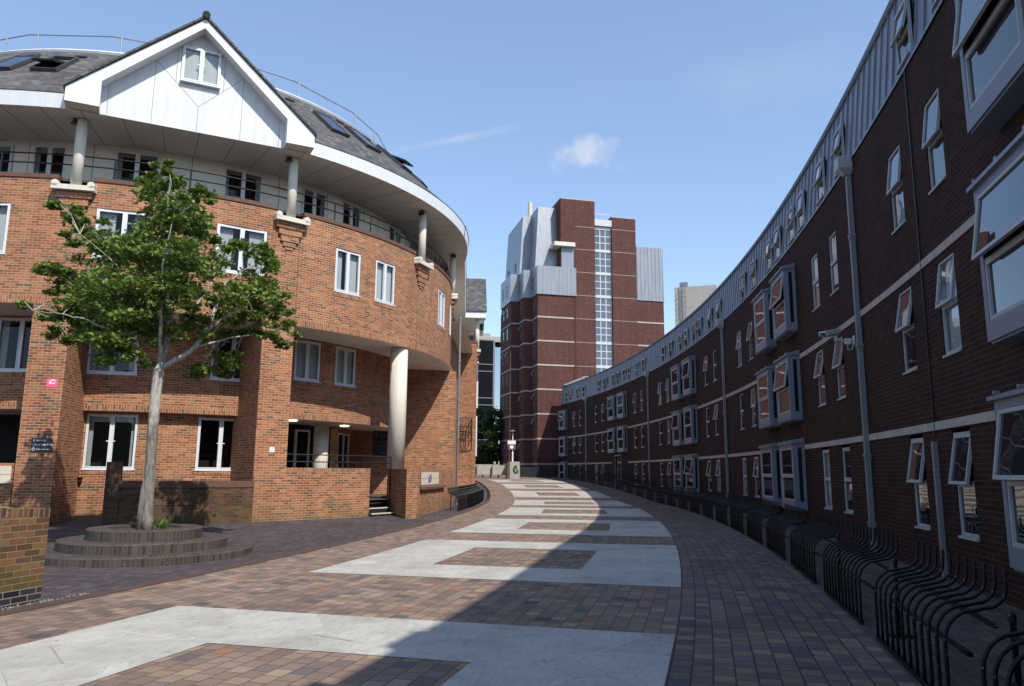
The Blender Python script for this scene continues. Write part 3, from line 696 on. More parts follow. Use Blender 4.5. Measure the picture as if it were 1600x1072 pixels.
t_, F, w_, h_ = signboard('small navy hall sign with white lettering on the left brick pillar', D, 12.25, -78.35, .41, .50, .35,
    [('university', .055, -.25, .80), ('Harry Law Hall', .078, -.44, .46), ('Wheelchair access', .047, -.24, .14)])
q = MB(); ring = [F @ Vector((.036, -.36*w_+.035*cos(x*pi/8), .15*h_+.035*sin(x*pi/8))) for x in range(17)]; q.tube(ring, .006, 5)
q.tube([F @ Vector((.036, -.37*w_, .17*h_)), F @ Vector((.036, -.37*w_, .36*h_))], .008, 5); q.tube([F @ Vector((.036, -.37*w_, .26*h_)), F @ Vector((.036, -.31*w_, .22*h_))], .006, 5)
part(t_, 'wheelchair_symbol', q, 'sign_white')
signboard('large unlit navy board on the shaded blade wall behind the cream column', D, (-5.5, 32.94), 0, .62, .90, 1.04,
    [('university', .10, -.18, .80), ('Harry Law Hall', .098, -.44, .50), ('Hall of Residence', .098, -.44, .36), ('entrance', .09, -.1, .08)], dim=True, turn=-74.2)
t_ = thing('poster', 'pink and white poster stuck high on the left brick pillar', 'poster', (*pol(D, 12.25, -78.0), 2.13))
F = frame(D, 12.25, -78.0, 2.12); q = MB(); q.box(0, .006, -.14, .14, 0, .24, F); part(t_, 'sheet', q, 'sign_pink')
q = MB(); rnd = random.Random(3)
for i in range(14): y = rnd.uniform(-.12, .08); z = rnd.uniform(.09, .2); q.box(.006, .008, y, y+rnd.uniform(.015, .05), z, z+rnd.uniform(.01, .035), F)
part(t_, 'print', q, 'sign_white')
t_ = thing('number_plate', 'small white number plate on the brick pillar right of the tree', 'number plate', (*pol(D, 12.25, -50.5), .52))
F = frame(D, 12.25, -50.5, .50); q = MB(); q.box(0, .012, -.075, .075, 0, .15, F); part(t_, 'plate', q, 'sign_white')
text('1', F @ Matrix.Translation((.014, -.035, .03)) @ TXT, .13, 'door_dark', t_, 'numeral')
tb = thing('stone_plaque', 'pale stone plaque set in the brickwork left of the hall sign', 'plaque', (*pol(D, 12.3, -84), -.45))
q = MB().mat('plaque_stone'); q.revolve(D, [(12.2, -.42), (12.33, -.42), (12.33, .03), (12.2, .03)], -88, -81.3, 1); q.mat('dark_room').revolve(D, [(12.332, -.2), (12.332, -.192)], -88, -81.3, 1); part(tb, 'slab', q)
lw2 = MB().mat('brick_orange'); lw2.revolve(D, [(12.0, -1.75), (12.25, -1.75), (12.25, .1), (12.0, .1)], -104, -81.2, 1)
solo('porch_wall', lw2, None, 'low brick wall at the left edge holding the stone plaque', 'wall', (*pol(D, 12.1, -92), -1.6))

# ------------------------------------------------------------------ brick wing beyond the rotunda
wg = thing('brick_wing', 'orange brick wing beyond the rotunda with slate gable and slim column', 'building', (-8, 52, -1.5))
TH = 1.93
m_ = MB().mat('brick_orange'); m_.wall(C, 133.5, -3.2, TH, -1.75, 7.95, [], .5); m_.wall(C, 134.66, TH, 14, -1.75, 7.95, [], .5)
m_.poly([pol(C, 133.5, TH, -1.75), pol(C, 134.66, TH, -1.75), pol(C, 134.66, TH, 7.95), pol(C, 133.5, TH, 7.95)], [(0, -1.75), (1.16, -1.75), (1.16, 7.95), (0, 7.95)])
m_.poly([pol(C, 134.66, 14, -1.7), pol(C, 120, 14, -1.7), pol(C, 120, 14, 9.8), pol(C, 134.66, 14, 8)]); part(wg, 'wall', m_)
m_ = MB(); m_.revolve(C, [(134.69, 7.95), (134.69, 8.12), (134.3, 8.12)], TH, 14, .6); m_.revolve(C, [(133.5, 7.95), (133.53, 8.12), (133.2, 8.12)], -3.2, TH, .6)
m_.poly([pol(C, 133.5, TH-.012, 7.95), pol(C, 134.69, TH-.012, 7.95), pol(C, 134.69, TH-.012, 8.12), pol(C, 133.5, TH-.012, 8.12)]); m_.poly([pol(C, 133.5, TH-.012, 8.12), pol(C, 134.69, TH-.012, 8.12), pol(C, 134.69, TH+.15, 8.12), pol(C, 133.5, TH+.15, 8.12)]); part(wg, 'coping', m_, 'coping_brick')
m_ = MB(); m_.revolve(C, [(132.0, 7.2), (132.0, 9.8)], -3.5, 14, 1); m_.revolve(C, [(132.0, 7.3), (134.4, 7.3)], -2.5, 14, 1); part(wg, 'balcony_wall', m_, 'soffit')
m_ = MB()
for z in (8.78, 8.5):
    m_.tube([pol(C, 133.4, a*.5, z) for a in range(-5, 4)], .022, 6); m_.tube([pol(C, 133.4, TH+.1, z), pol(C, 134.5, TH+.1, z)]+[pol(C, 134.5, a*.5, z) for a in range(5, 20)], .022, 6)
for a in (-1.5, .2): q = pol(C, 133.4, a); m_.box(-.02, .02, -.02, .02, 8.1, 8.8, Matrix.Translation((q[0], q[1], 0)))
for r, a in ((133.6, TH+.1), (134.05, TH+.1), (134.5, TH+.1), (134.5, 3), (134.5, 4.4), (134.5, 6)): q = pol(C, r, a); m_.box(-.02, .02, -.02, .02, 8.1, 8.8, Matrix.Translation((q[0], q[1], 0)))
part(wg, 'balcony_rail', m_, 'black_metal')
EV = [(-2.05, 31.0), (-2.28, 35.0), (-2.55, 40.0), (-2.82, 44.5), (-3.06, 48.6)]             # eaves line between the drum and the gable
m_ = MB(); m2 = MB(); m3 = MB()
for i in range(4):
    p0, p1 = EV[i], EV[i+1]; q0, q1 = (p0[0]-2.6, p0[1]), (p1[0]-2.6, p1[1]); u0, u1 = (p0[0]-4.2, p0[1]), (p1[0]-4.2, p1[1])
    m_.poly([(*p0, 9.82), (*p1, 9.82), (p1[0]+.03, p1[1], 10.24), (p0[0]+.03, p0[1], 10.24)])
    m2.poly([(*p0, 9.822), (*p1, 9.822), (*q1, 9.822), (*q0, 9.822)])
    m3.poly([(p0[0]+.05, p0[1], 10.26), (p1[0]+.05, p1[1], 10.26), (*u1, 13.37), (*u0, 13.37)], [(p0[1], 0), (p1[1], 0), (p1[1], 5.2), (p0[1], 5.2)])
m3.revolve(C, [(134.9, 10.26), (131.4, 13.37), (120, 13.5)], 5.5, 14, .8)
part(wg, 'fascia', m_, 'white_paint'); part(wg, 'eaves_soffit', m2, 'soffit'); part(wg, 'roof', m3, 'slate')
g2 = 3.85; G2 = Matrix.Translation((*pol(C, 0, 0), 0)) @ Matrix.Rotation(R_(g2), 4, 'Z')
qp = lambda n_, t_, z_: tuple(G2 @ Vector((n_, t_, z_)))
m_ = MB().mat('cladding_white'); m_.poly([qp(134.72, -2.52, 9.82), qp(134.72, 2.52, 9.82), qp(134.72, 2.52, 10.62), qp(134.72, 0, 12.95), qp(134.72, -2.52, 10.62)])
m_.mat('white_paint')
for s in (-1, 1):
    A = [(0, 13.22), (s*3.36, 10.25), (s*3.36, 9.84), (s*2.52, 9.84), (s*2.52, 10.6), (0, 12.93)]
    m_.poly([qp(135.15, t_, z_) for t_, z_ in A])
    m_.poly([qp(135.15, s*3.36, 10.25), qp(130.6, s*3.36, 10.25), qp(130.6, s*3.36, 9.84), qp(135.15, s*3.36, 9.84)])
    m_.poly([qp(135.15, 0, 12.93), qp(135.15, s*2.52, 10.6), qp(134.7, s*2.52, 10.6), qp(134.7, 0, 12.93)])
    m_.mat('soffit').poly([qp(135.15, s*2.52, 9.838), qp(135.15, s*3.36, 9.838), qp(130.6, s*3.36, 9.838), qp(130.6, 0, 9.838), qp(134.7, 0, 9.838), qp(134.7, s*2.52, 9.838)]); m_.mat('white_paint')
    m_.mat('slate')
    for z in (13.25, 13.32):
        m_.poly([qp(135.22, 0, z), qp(135.22, s*3.42, z-3.03), qp(130.5, s*3.42, z-3.03), qp(130.5, 0, z)], [(0, 0), (0, 4.57), (4.7, 4.57), (4.7, 0)])
    m_.mat('white_paint')
part(wg, 'gable', m_)
for t_ in (-2.75, 2.75):
    p = G2 @ Vector((134.62, t_, 0)); m_ = MB(); m_.tube([(p.x, p.y, 7.8), (p.x, p.y, 9.8)], .145, 16); cc = part(wg, 'balcony_column', m_, 'cream_stone', True)
    F = G2 @ Matrix.Translation((134.6, t_, 0)); m_ = MB(); m_.box(-.15, .26, -.5, .5, 7.62, 7.78, F); part(wg, 'pedestal', m_, 'cream_stone', parent=cc)
    m_ = MB(); z = 7.62
    for hw, hh, dp_ in ((.42, .26, .16), (.33, .24, .11), (.22, .2, .06)): m_.box(-.15, dp_, -hw, hw, z-hh, z, F); z -= hh
    part(wg, 'corbel', m_, 'brick_orange', parent=cc)
# window box projecting from the wing, seen edge on, and a pipe
m_ = MB().mat('pvc'); F = frame(C, 134.6, 2.7, 0); m_.box(0, .16, -.45, .45, 4.0, 5.7, F); part(wg, 'window', m_)
m_ = MB(); q = pol(C, 134.68, 2.2); m_.tube([(q[0], q[1], 3.4), (q[0], q[1], .9)], .06, 8); part(wg, 'drainpipe', m_, 'pvc')
# wrought-iron basket on that wall
F = Matrix.Translation((*pol(C, 134.02, TH-.005), 0)) @ Matrix.Rotation(R_(TH-90), 4, 'Z'); bk = MB(); w_ = .40; x1 = .55; zt, zb = 3.2, 1.95
bar = lambda a, b2, r=.026: bk.tube([F @ Vector(a), F @ Vector(b2)], r, 6)
for z in (zt, (zt+zb)/2+.1, zb):
    bar((0, -w_, z), (x1, -w_, z)); bar((0, w_, z), (x1, w_, z)); bar((x1, -w_, z), (x1, w_, z))
for y in [-w_+w_*2*i/8 for i in range(9)]: bar((x1, y, zb), (x1, y, zt), .012)
for i in range(4):
    y0 = -w_+w_*2*i/4; y1 = y0+w_/2; bar((x1, y0, zb), (x1, y1, zt-.3), .012); bar((x1, y1, zb), (x1, y0, zt-.3), .012)
for y in (-w_, w_):
    for x in (.02, .28, x1): bar((x, y, zb), (x, y, zt))
    bar((.02, y, zb), (x1, y, (zt+zb)/2), .012); bar((x1, y, zb), (.02, y, 1.3))
solo('wall_basket', bk, 'black_metal', 'black wrought iron basket bracketed to the sunlit return wall of the brick wing', 'basket', tuple(F @ Vector((0, 0, 1.1))))

# ------------------------------------------------------------------ dark curved terrace on the right
ter = thing('curved_terrace', 'long dark brick terrace curving along the right with zinc top storey', 'building', (*pol(C, RB, -6), -1.6))
PIPES = [-63.6, -45.2, -26.7, -8.2, 10.4, 29.3]
OFF = [-5.1, -3.0, 2.05, 4.0]
S0, S1 = -66.0, 37.7
wc = []                                               # window centres along the front (m of arc)
for p_ in PIPES:
    for o_ in OFF:
        if S0+1 < p_+o_ < S1-1: wc.append(p_+o_)
bays = []
for p_ in PIPES:
    c_ = p_+8.7
    for b0, b1 in ((c_-2.4, c_-.55), (c_+.6, c_+2.4)):
        if b1 < S1 and b0 > S0: bays.append(((b0+b1)/2))
bays.append(36.4)
LV = [(-.88, .68), (1.80, 3.26), (4.43, 5.90)]
holes = [(sdeg(c_-.375), sdeg(c_+.375), z0, z1) for c_ in wc for z0, z1 in LV]
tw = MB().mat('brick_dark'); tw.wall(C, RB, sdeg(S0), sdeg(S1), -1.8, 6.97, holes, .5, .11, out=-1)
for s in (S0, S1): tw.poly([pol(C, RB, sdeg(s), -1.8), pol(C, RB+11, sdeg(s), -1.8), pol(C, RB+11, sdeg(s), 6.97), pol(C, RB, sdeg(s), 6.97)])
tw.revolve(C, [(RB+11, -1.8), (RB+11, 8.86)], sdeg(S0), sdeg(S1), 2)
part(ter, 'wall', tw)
bd = MB()
for zc, skip in ((.765, None), (3.43, None)):
    # stone course, interrupted by the bay windows
    br_ = sorted([(c_-1.0, c_+1.0) for c_ in bays]); s = S0
    for b0, b1 in br_+[(S1, S1)]:
        if b0 > s:
            pr = [(RB+.02, zc-.065), (RB-.022, zc-.065), (RB-.022, zc+.065), (RB+.02, zc+.065)]
            bd = MB(); bd.revolve(C, pr, sdeg(s), sdeg(b0), .5); bd.endcap(C, pr, sdeg(s)); bd.endcap(C, pr, sdeg(b0)); part(ter, 'string_course', bd, 'band_stone')
        s = max(s, b1)
def rdz(s): return -1.35*min(1, max(0, (-33.5-s)/17))
cl = MB(); ns = 190
for i in range(ns):
    sa, sb = S0+(S1-S0)*i/ns, S0+(S1-S0)*(i+1)/ns; pr = [(RB-.03, 6.93), (RB-.03, 6.99), (RB+.02, 7.0), (RB+.2, 8.8), (RB+.2, 8.86)]
    for j in range(4):
        za, zb = (rdz(sa) if j > 1 else 0, rdz(sb) if j > 1 else 0); zc_, zd = (rdz(sb) if j >= 2 else 0, rdz(sa) if j >= 2 else 0)
        if j == 2: za = zb = 0
        cl.poly([pol(C, pr[j][0], sdeg(sa), pr[j][1]+za), pol(C, pr[j][0], sdeg(sb), pr[j][1]+zb), pol(C, pr[j+1][0], sdeg(sb), pr[j+1][1]+zc_), pol(C, pr[j+1][0], sdeg(sa), pr[j+1][1]+zd)])
for i in range(int((S1-S0)/.46)):
    a = sdeg(S0+.2+i*.46); p0 = Vector(pol(C, RB+.02, a, 7.0)); p1 = Vector(pol(C, RB+.2, a, 8.8+rdz(S0+.2+i*.46))); t3 = Vector((-sin(R_(a)), cos(R_(a)), 0))*.012; o3 = Vector((-cos(R_(a)), -sin(R_(a)), .1))*.035
    cl.poly([p0-t3+o3, p0+t3+o3, p1+t3+o3, p1-t3+o3]); cl.poly([p0-t3, p0-t3+o3, p1-t3+o3, p1-t3]); cl.poly([p0+t3, p0+t3+o3, p1+t3+o3, p1+t3])
e = sdeg(S1); cl.poly([pol(C, RB+.02, e, 7.0), pol(C, RB+11, e, 7.0), pol(C, RB+11, e, 8.8), pol(C, RB+.2, e, 8.8)])
part(ter, 'zinc_cladding', cl, 'zinc')
rf = MB(); pr = [(RB+.13, 8.80), (RB+.13, 8.9), (RB+.3, 8.94), (RB+5, 9.15), (RB+11, 8.86)]
for i in range(ns):
    sa, sb = S0+(S1-S0)*i/ns, S0+(S1-S0)*(i+1)/ns
    for j in range(4): rf.poly([pol(C, pr[j][0], sdeg(sa), pr[j][1]+rdz(sa)), pol(C, pr[j][0], sdeg(sb), pr[j][1]+rdz(sb)), pol(C, pr[j+1][0], sdeg(sb), pr[j+1][1]+rdz(sb)), pol(C, pr[j+1][0], sdeg(sa), pr[j+1][1]+rdz(sa))]); part(ter, 'roof', rf, 'zinc_light')
lv = MB()
for i in range(7):
    F = frame(C, RB+.5, sdeg(S1-.4-i*1.0), 8.95, True); lv.box(-.35, .28, -.3, .3, .12+.012*i, .15+.012*i, F); lv.box(-.3, -.26, -.3, -.26, -.05, .13, F); lv.box(.2, .24, .2, .24, -.05, .13, F)
part(ter, 'roof_louvre', lv, 'sign_white')
def terrace_window(w, h, ang, split=.5, net=False):
    gl_ = 'glass' if net else 'glass_dark'
    f = MB(); t = .05; x0, x1 = -.07, -.02; m = h*split
    f.box(x0, x1, -w/2, w/2, 0, t); f.box(x0, x1, -w/2, w/2, h-t, h); f.box(x0, x1, -w/2, -w/2+t, t, h-t); f.box(x0, x1, w/2-t, w/2, t, h-t); f.box(x0, x1+.01, -w/2+t, w/2-t, m-.045, m+.045)
    f.box(x0, .03, -w/2, w/2, -.035, 0)
    o = link('window', f.mesh('window', 'frame_grey'))
    p = MB(); p.poly([(-.045, -w/2+t, t), (-.045, w/2-t, t), (-.045, w/2-t, m-.045), (-.045, -w/2+t, m-.045)]); link('pane', p.mesh('pane', gl_), o)
    bk_ = MB(); bk_.poly([(-.11, -w/2, m), (-.11, w/2, m), (-.11, w/2, h), (-.11, -w/2, h)]); link('recess', bk_.mesh('recess', 'dark_room'), o)
    if net:
        cu_ = MB(); nn_ = 12
        for i in range(nn_):
            y0 = -w/2+w*i/nn_; y1 = -w/2+w*(i+1)/nn_; cu_.poly([(-.085-.018*(i % 2), y0, .03), (-.085-.018*((i+1) % 2), y1, .03), (-.085-.018*((i+1) % 2), y1, h-.03), (-.085-.018*(i % 2), y0, h-.03)])
        link('curtain', cu_.mesh('curtain', 'curtain'), o)
    M = Matrix.Translation((-.045, 0, h-.04)) @ Matrix.Rotation(-ang, 4, 'Y')
    s_ = MB(); H = h-m-.02; tt = .045; W = w/2-.015
    for b in ((-W, W, -H, -H+tt), (-W, W, -tt, 0), (-W, -W+tt, -H+tt, -tt), (W-tt, W, -H+tt, -tt)): s_.box(-.02, .025, b[0], b[1], b[2], b[3], M)
    link('sash', s_.mesh('sash', 'frame_grey'), o)
    p2 = MB(); p2.poly([M @ Vector(v) for v in ((.0, -W+tt, -H+tt), (.0, W-tt, -H+tt), (.0, W-tt, -tt), (.0, -W+tt, -tt))]); link('pane', p2.mesh('pane', gl_), o)
    return o
protos = [terrace_window(.75, 1.5, a) for a in (0.0, .13, .18, .08)]+[terrace_window(.75, 1.5, a, net=True) for a in (0.0, .14)]
rw = [terrace_window(.74, 1.06, a, .46) for a in (0.0, .2, .13)]
rnd = random.Random(11)
nwin = 0
for c_ in sorted(wc):
    for li, (z0, z1) in enumerate(LV):
        if c_ < -46: continue
        k = 0 if rnd.random() < (.55 if c_ > -16 else .12) else rnd.choice((1, 2, 2, 3))
        if c_ < -28 or (-26 < c_ < -22 and li == 1): k = 2 if li < 2 else 1
        if -26 < c_ < -22 and li == 0: k = 0
        if abs(c_+22.7) < .3 and li == 2: k = 0
        if rnd.random() < .22: k = 5 if k else 4
        a = sdeg(c_); place(protos[k], ter, pol(C, RB, a, z0), R_(a)+pi); nwin += 1
for i, p_ in enumerate(PIPES[1:]):
    st_ = (0, 0, 0, .45, 0)[i]
    for j, o_ in enumerate((.9, 2.85, 5.2, 6.5, 8.5, 9.85, 12.45, 14.45)):
        s = p_+o_+st_
        if s > S1-.6: continue
        a = sdeg(s); k = rnd.choice((0, 1, 2)) if s > -16 else rnd.choice((1, 1, 2))
        place(rw[k], ter, pol(C, RB-.03, a, 7.08), R_(a)+pi).name = 'roof_window'
for o_ in protos+rw: discard(o_)
def bay_window(ang, w=1.82, h=1.96, d=.34):
    f = MB(); x0 = 0
    f.box(0, d, -w/2, w/2, 0, .24); f.box(0, d-.03, -w/2+.03, w/2-.03, -.03, 0)           # tray
    f.box(0, d, -w/2, w/2, h-.16, h-.02)                                                     # head
    for s in (-1, 1):
        a, b = sorted((s*w/2, s*(w/2-.05))); f.box(d-.14, d, a, b, .24, h-.16); f.box(0, .09, a, b, .24, h-.16)
    for s in (-1, 1): a, b = sorted((s*(w/2-.05), s*(w/2-.115))); f.box(d-.06, d, a, b, .24, h-.16)
    o = link('bay_window', f.mesh('bay_window', 'grey_metal'))
    c = MB(); c.poly([(0, -w/2-.05, h+.12), (d+.06, -w/2-.05, h+.0), (d+.06, w/2+.05, h+.0), (0, w/2+.05, h+.12)]); c.box(0, d+.06, -w/2-.05, w/2+.05, h-.05, h-.001)
    for s in (-1, 1): c.poly([(0, s*(w/2+.05), h+.12), (d+.06, s*(w/2+.05), h), (0, s*(w/2+.05), h)])
    for y in (-w/2+.1, -.1, w/2-.2): c.box(d-.02, d+.04, y, y+.06, h+.02, h+.06)
    link('canopy', c.mesh('canopy', 'zinc'), o)
    for s in (-1, 1):
        p = MB(); p.poly([(.09, s*(w/2-.02), .24), (d-.14, s*(w/2-.02), .24), (d-.14, s*(w/2-.02), h-.16), (.09, s*(w/2-.02), h-.16)]); link('side_pane', p.mesh('side_pane', 'glass_dark'), o)
    W = w/2-.115; m = .24+(h-.4)*.46; fr = MB()
    for b in ((-W, W, .24, .29), (-W, W, m-.04, m+.04), (-W, -W+.05, .29, m-.04), (W-.05, W, .29, m-.04)): fr.box(d-.07, d-.01, *b)
    link('frame', fr.mesh('frame', 'frame_grey'), o)
    p = MB(); p.poly([(d-.04, -W+.05, .29), (d-.04, W-.05, .29), (d-.04, W-.05, m-.04), (d-.04, -W+.05, m-.04)]); link('pane', p.mesh('pane', 'glass_dark'), o)
    bk_ = MB(); bk_.poly([(d-.1, -W, m), (d-.1, W, m), (d-.1, W, h-.16), (d-.1, -W, h-.16)]); link('recess', bk_.mesh('recess', 'dark_room'), o)
    M = Matrix.Translation((d-.02, 0, h-.17)) @ Matrix.Rotation(-ang, 4, 'Y'); H = h-.17-m-.02; s_ = MB(); tt = .05
    for b in ((-W, W, -H, -H+tt), (-W, W, -tt, 0), (-W, -W+tt, -H+tt, -tt), (W-tt, W, -H+tt, -tt)): s_.box(-.02, .025, *b, M)
    link('sash', s_.mesh('sash', 'frame_grey'), o)
    p2 = MB(); p2.poly([M @ Vector(v) for v in ((0, -W+tt, -H+tt), (0, W-tt, -H+tt), (0, W-tt, -tt), (0, -W+tt, -tt))]); link('pane', p2.mesh('pane', 'glass_dark'), o)
    return o
bp = [bay_window(a) for a in (0.0, .16, .10)]
for i, c_ in enumerate(sorted(bays)):
    if c_ < -46: continue
    for li, z0 in enumerate((-1.04, 1.58, 4.26)):
        if li == 0 and 17 < c_ < 22: continue           # the entrance stands here
        k = rnd.choice((0, 0, 1, 2))
        if c_ < -33: k = 1
        if -21 < c_ < -18: k = (0, 1, 1)[li]
        if -18 < c_ < -15: k = 0
        a = sdeg(c_); place(bp[k], ter, pol(C, RB, a, z0), R_(a)+pi)
for o_ in bp: discard(o_)
dr = MB(); a = sdeg(19.6); F = frame(C, RB, a, gz(a), True); dr.box(0, .05, -.9, -.82, 0, 2.3, F); dr.box(0, .05, .82, .9, 0, 2.3, F); dr.box(0, .05, -.04, .04, 0, 2.3, F); dr.box(0, .05, -.9, .9, 2.22, 2.3, F)
do = part(ter, 'door', dr, 'pipe_grey'); dg_ = MB(); dg_.box(0, .02, -.82, .82, .05, 2.22, F); part(ter, 'pane', dg_, 'glass_dark', parent=do)
for p_ in PIPES[1:]:
    a = sdeg(p_); F = frame(C, RB, a, 0, True); d_ = MB(); zb = gz(a)
    d_.box(.015, .115, -.055, .055, zb, 6.7, F)
    for z in (5.2, 2.75, .4, -1.0): d_.box(.0, .135, -.075, .075, z-.03, z+.03, F); d_.box(.0, .128, -.066, .066, z-.09, z-.05, F)
    pp = part(ter, 'drainpipe', d_, 'pipe_grey')
    h_ = MB(); base = [F @ Vector(v) for v in ((.0, -.08, 6.62), (.16, -.08, 6.62), (.16, .08, 6.62), (0, .08, 6.62))]; mid = [F @ Vector(v) for v in ((0, -.17, 6.76), (.3, -.17, 6.76), (.3, .17, 6.76), (0, .17, 6.76))]; tp = [Vector(v)+Vector((0, 0, .27)) for v in mid]
    for A, B in ((base, mid), (mid, tp)):
        for k in range(4): h_.poly([A[k], A[(k+1) % 4], B[(k+1) % 4], B[k]])
    h_.poly(base); h_.poly(tp); part(ter, 'hopper', h_, 'frame_grey', parent=pp)
a = sdeg(-30.75); F = frame(C, RB, a, 0, True); d_ = MB(); d_.mat('black_metal').box(.01, .03, -.012, .012, .6, 7.0, F); d_.mat('pipe_grey').box(.01, .08, -.045, .045, -1.6, .52, F); part(ter, 'cable_duct', d_)

# security camera
F = frame(C, RB, sdeg(-26.05), 2.97, True)
cc = thing('security_camera', 'white security camera on a bracket beside the near drainpipe', 'camera', tuple(F @ Vector((0, 0, 0))))
m_ = MB(); m_.box(0, .02, -.07, .07, -.1, .1, F); m_.tube([F @ Vector((.02, 0, .0)), F @ Vector((.42, .08, .0))], .02, 8); m_.tube([F @ Vector((.02, 0, -.07)), F @ Vector((.3, .06, -.01))], .012, 6); m_.box(.38, .44, .04, .12, -.02, .1, F); part(cc, 'bracket', m_, 'camera_white')
m_ = MB(); m_.box(.08, .2, -.06, .06, -.09, .04, F); m_.tube([F @ Vector((.14, -.0, -.08)), F @ Vector((.14, -.03, -.22)), F @ Vector((.05, -.03, -.2)), F @ Vector((.02, -.02, -.08))], .012, 6); part(cc, 'junction_box', m_, 'camera_white')
M = F @ Matrix.Translation((.43, .05, .17)) @ Matrix.Rotation(R_(48), 4, 'Z') @ Matrix.Rotation(.22, 4, 'Y')
m_ = MB(); m_.box(-.12, .42, -.06, .06, -.07, .05, M); part(cc, 'housing', m_, 'camera_white')
m_ = MB(); m_.box(-.14, .50, -.085, .085, .055, .075, M); m_.box(-.14, .5, -.085, -.075, -.02, .055, M); m_.box(-.14, .5, .075, .085, -.02, .055, M); part(cc, 'sunshield', m_, 'sign_white')
m_ = MB(); m_.box(.422, .43, -.045, .045, -.055, .035, M); part(cc, 'lens', m_, 'door_dark')

# ------------------------------------------------------------------ bicycle racks
def hoop_path():
    P = [(0, .02)]+[(0.0, .12+.06*i) for i in range(6)]
    for i in range(1, 10): t_ = i/9*R_(80); P.append((.20-.20*cos(t_), .44+.225*sin(t_)))
    P += [(.22, .672), (.27, .686)]
    for i in range(1, 9): t_ = R_(10)+i/8*R_(78); P.append((.255+.155*sin(t_), .838-.155*cos(t_)))
    P += [(.413, .88), (.414, .945)]
    return P
hp = MB(); hp.tube([(x, 0, z) for x, z in hoop_path()], .0138, 8); hoop_me = hp.mesh('hoop', 'rack_paint', smooth=True)
def rail_mesh(L):
    m_ = MB()
    m_.box(-.02, .02, -L/2, L/2, .0, .035); m_.box(.13, .165, -L/2, L/2, .36, .39); m_.box(.232, .258, -L/2-.25, L/2+.25, .60, .63)
    return m_.mesh('rail', 'rack_paint')
def post_mesh():
    m_ = MB(); m_.box(.23, .262, -.016, .016, 0, .70); m_.tube([(.245, 0, .70), (.245, 0, .74)], .024, 8); m_.tube([(.245, 0, .74), (.245, 0, .76)], [.024, .008], 8); m_.box(.15, .36, -.06, .06, 0, .015)
    return m_.mesh('post', 'rack_paint')
L = 2.36; rail_me = rail_mesh(L); post_me = post_mesh()
ORD = ['nearest', 'second', 'third', 'fourth', 'fifth', 'sixth', 'seventh', 'eighth', 'ninth', 'tenth', 'eleventh', 'twelfth', 'thirteenth', 'fourteenth', 'fifteenth', 'sixteenth', 'seventeenth', 'eighteenth', 'nineteenth', 'twentieth', 'twenty-first', 'twenty-second', 'twenty-third', 'twenty-fourth', 'twenty-fifth']
def rack(cen, r, a, inward, label, group, nh=12):
    F = frame(cen, r, a, gz(a), inward)
    t_ = thing('bike_rack', label, 'bike rack', tuple(F.translation), group, R_(a)+(pi if inward else 0))
    for i in range(nh):
        link('hoop', hoop_me, t_, (0, -L/2+.02+(L-.04)*i/(nh-1), 0))
    link('rail', rail_me, t_)
    link('post', post_me, t_, (0, L/2+.2, 0))
for k in range(22):
    a = -15.2-.45+1.236*k
    lab = 'black hooped bike rack by the dark wall, ' + (('nearest the camera, cut by the frame' if k == 0 else ORD[k]+' from the camera') if k < 21 else 'farthest from the camera')
    F = None
    # hooks point to the wall: local x runs outwards from the street centre
    rack(C, 144.68, a, False, lab, 'bike racks along the dark terrace')
for k in range(5):
    a = -4.75+1.1*k
    lab = 'black bike rack against the sunlit brick wing, ' + ('nearest of five', 'second of five from the camera', 'third of five from the camera', 'fourth of five from the camera', 'farthest of five')[k]
    rack(C, 135.28, a, True, lab, 'bike racks along the brick wing')

# ------------------------------------------------------------------ tree in its stepped brick planter
PC = (-7.22, 15.42)
tp = thing('tree_planter', 'round three-step dark brick planter under the young tree', 'planter', (*PC, -1.6))
for r, z0, z1, ri in ((2.03, -1.85, -1.53, 1.4), (1.53, -1.54, -1.35, .95), (1.05, -1.37, -1.15, .66)):
    s_ = MB().mat('step_brick')
    s_.revolve(PC, [(r, z0), (r, z1-.02)], 0, 360, 6); s_.revolve(PC, [(r, z1-.02), (r-.02, z1)], 0, 360, 6)
    s_.revolve(PC, [(r-.02, z1), (r-.24, z1)], 0, 360, 6); s_.mat('paving_plaza').revolve(PC, [(r-.24, z1), (ri, z1)], 0, 360, 6)
    if r < 1.2: s_.mat('step_brick').revolve(PC, [(ri, z1), (ri, z1-.15)], 0, 360, 6)
    part(tp, 'step', s_)
s_ = MB(); s_.revolve(PC, [(.68, -1.2), (.3, -1.17), (.01, -1.15)], 0, 360, 20); part(tp, 'soil', s_, 'soil')
wd = MB(); rnd = random.Random(5)
for i in range(70):
    a = rnd.uniform(0, 6.28); r = rnd.uniform(0, .12); p = Vector((-6.72+r*cos(a), 15.02+r*sin(a), -1.17)); d_ = Vector((rnd.uniform(-1, 1), rnd.uniform(-1, 1), rnd.uniform(.8, 2.4))).normalized()*rnd.uniform(.12, .26); s3 = d_.cross(Vector((rnd.random(), rnd.random(), .3))).normalized()*.018
    wd.poly([p-s3*.4, p+d_*.5-s3, p+d_, p+d_*.5+s3])
solo('weed', wd, 'leaf', 'small green weed growing at the foot of the tree trunk', 'plant', (-6.72, 15.02, -1.17))
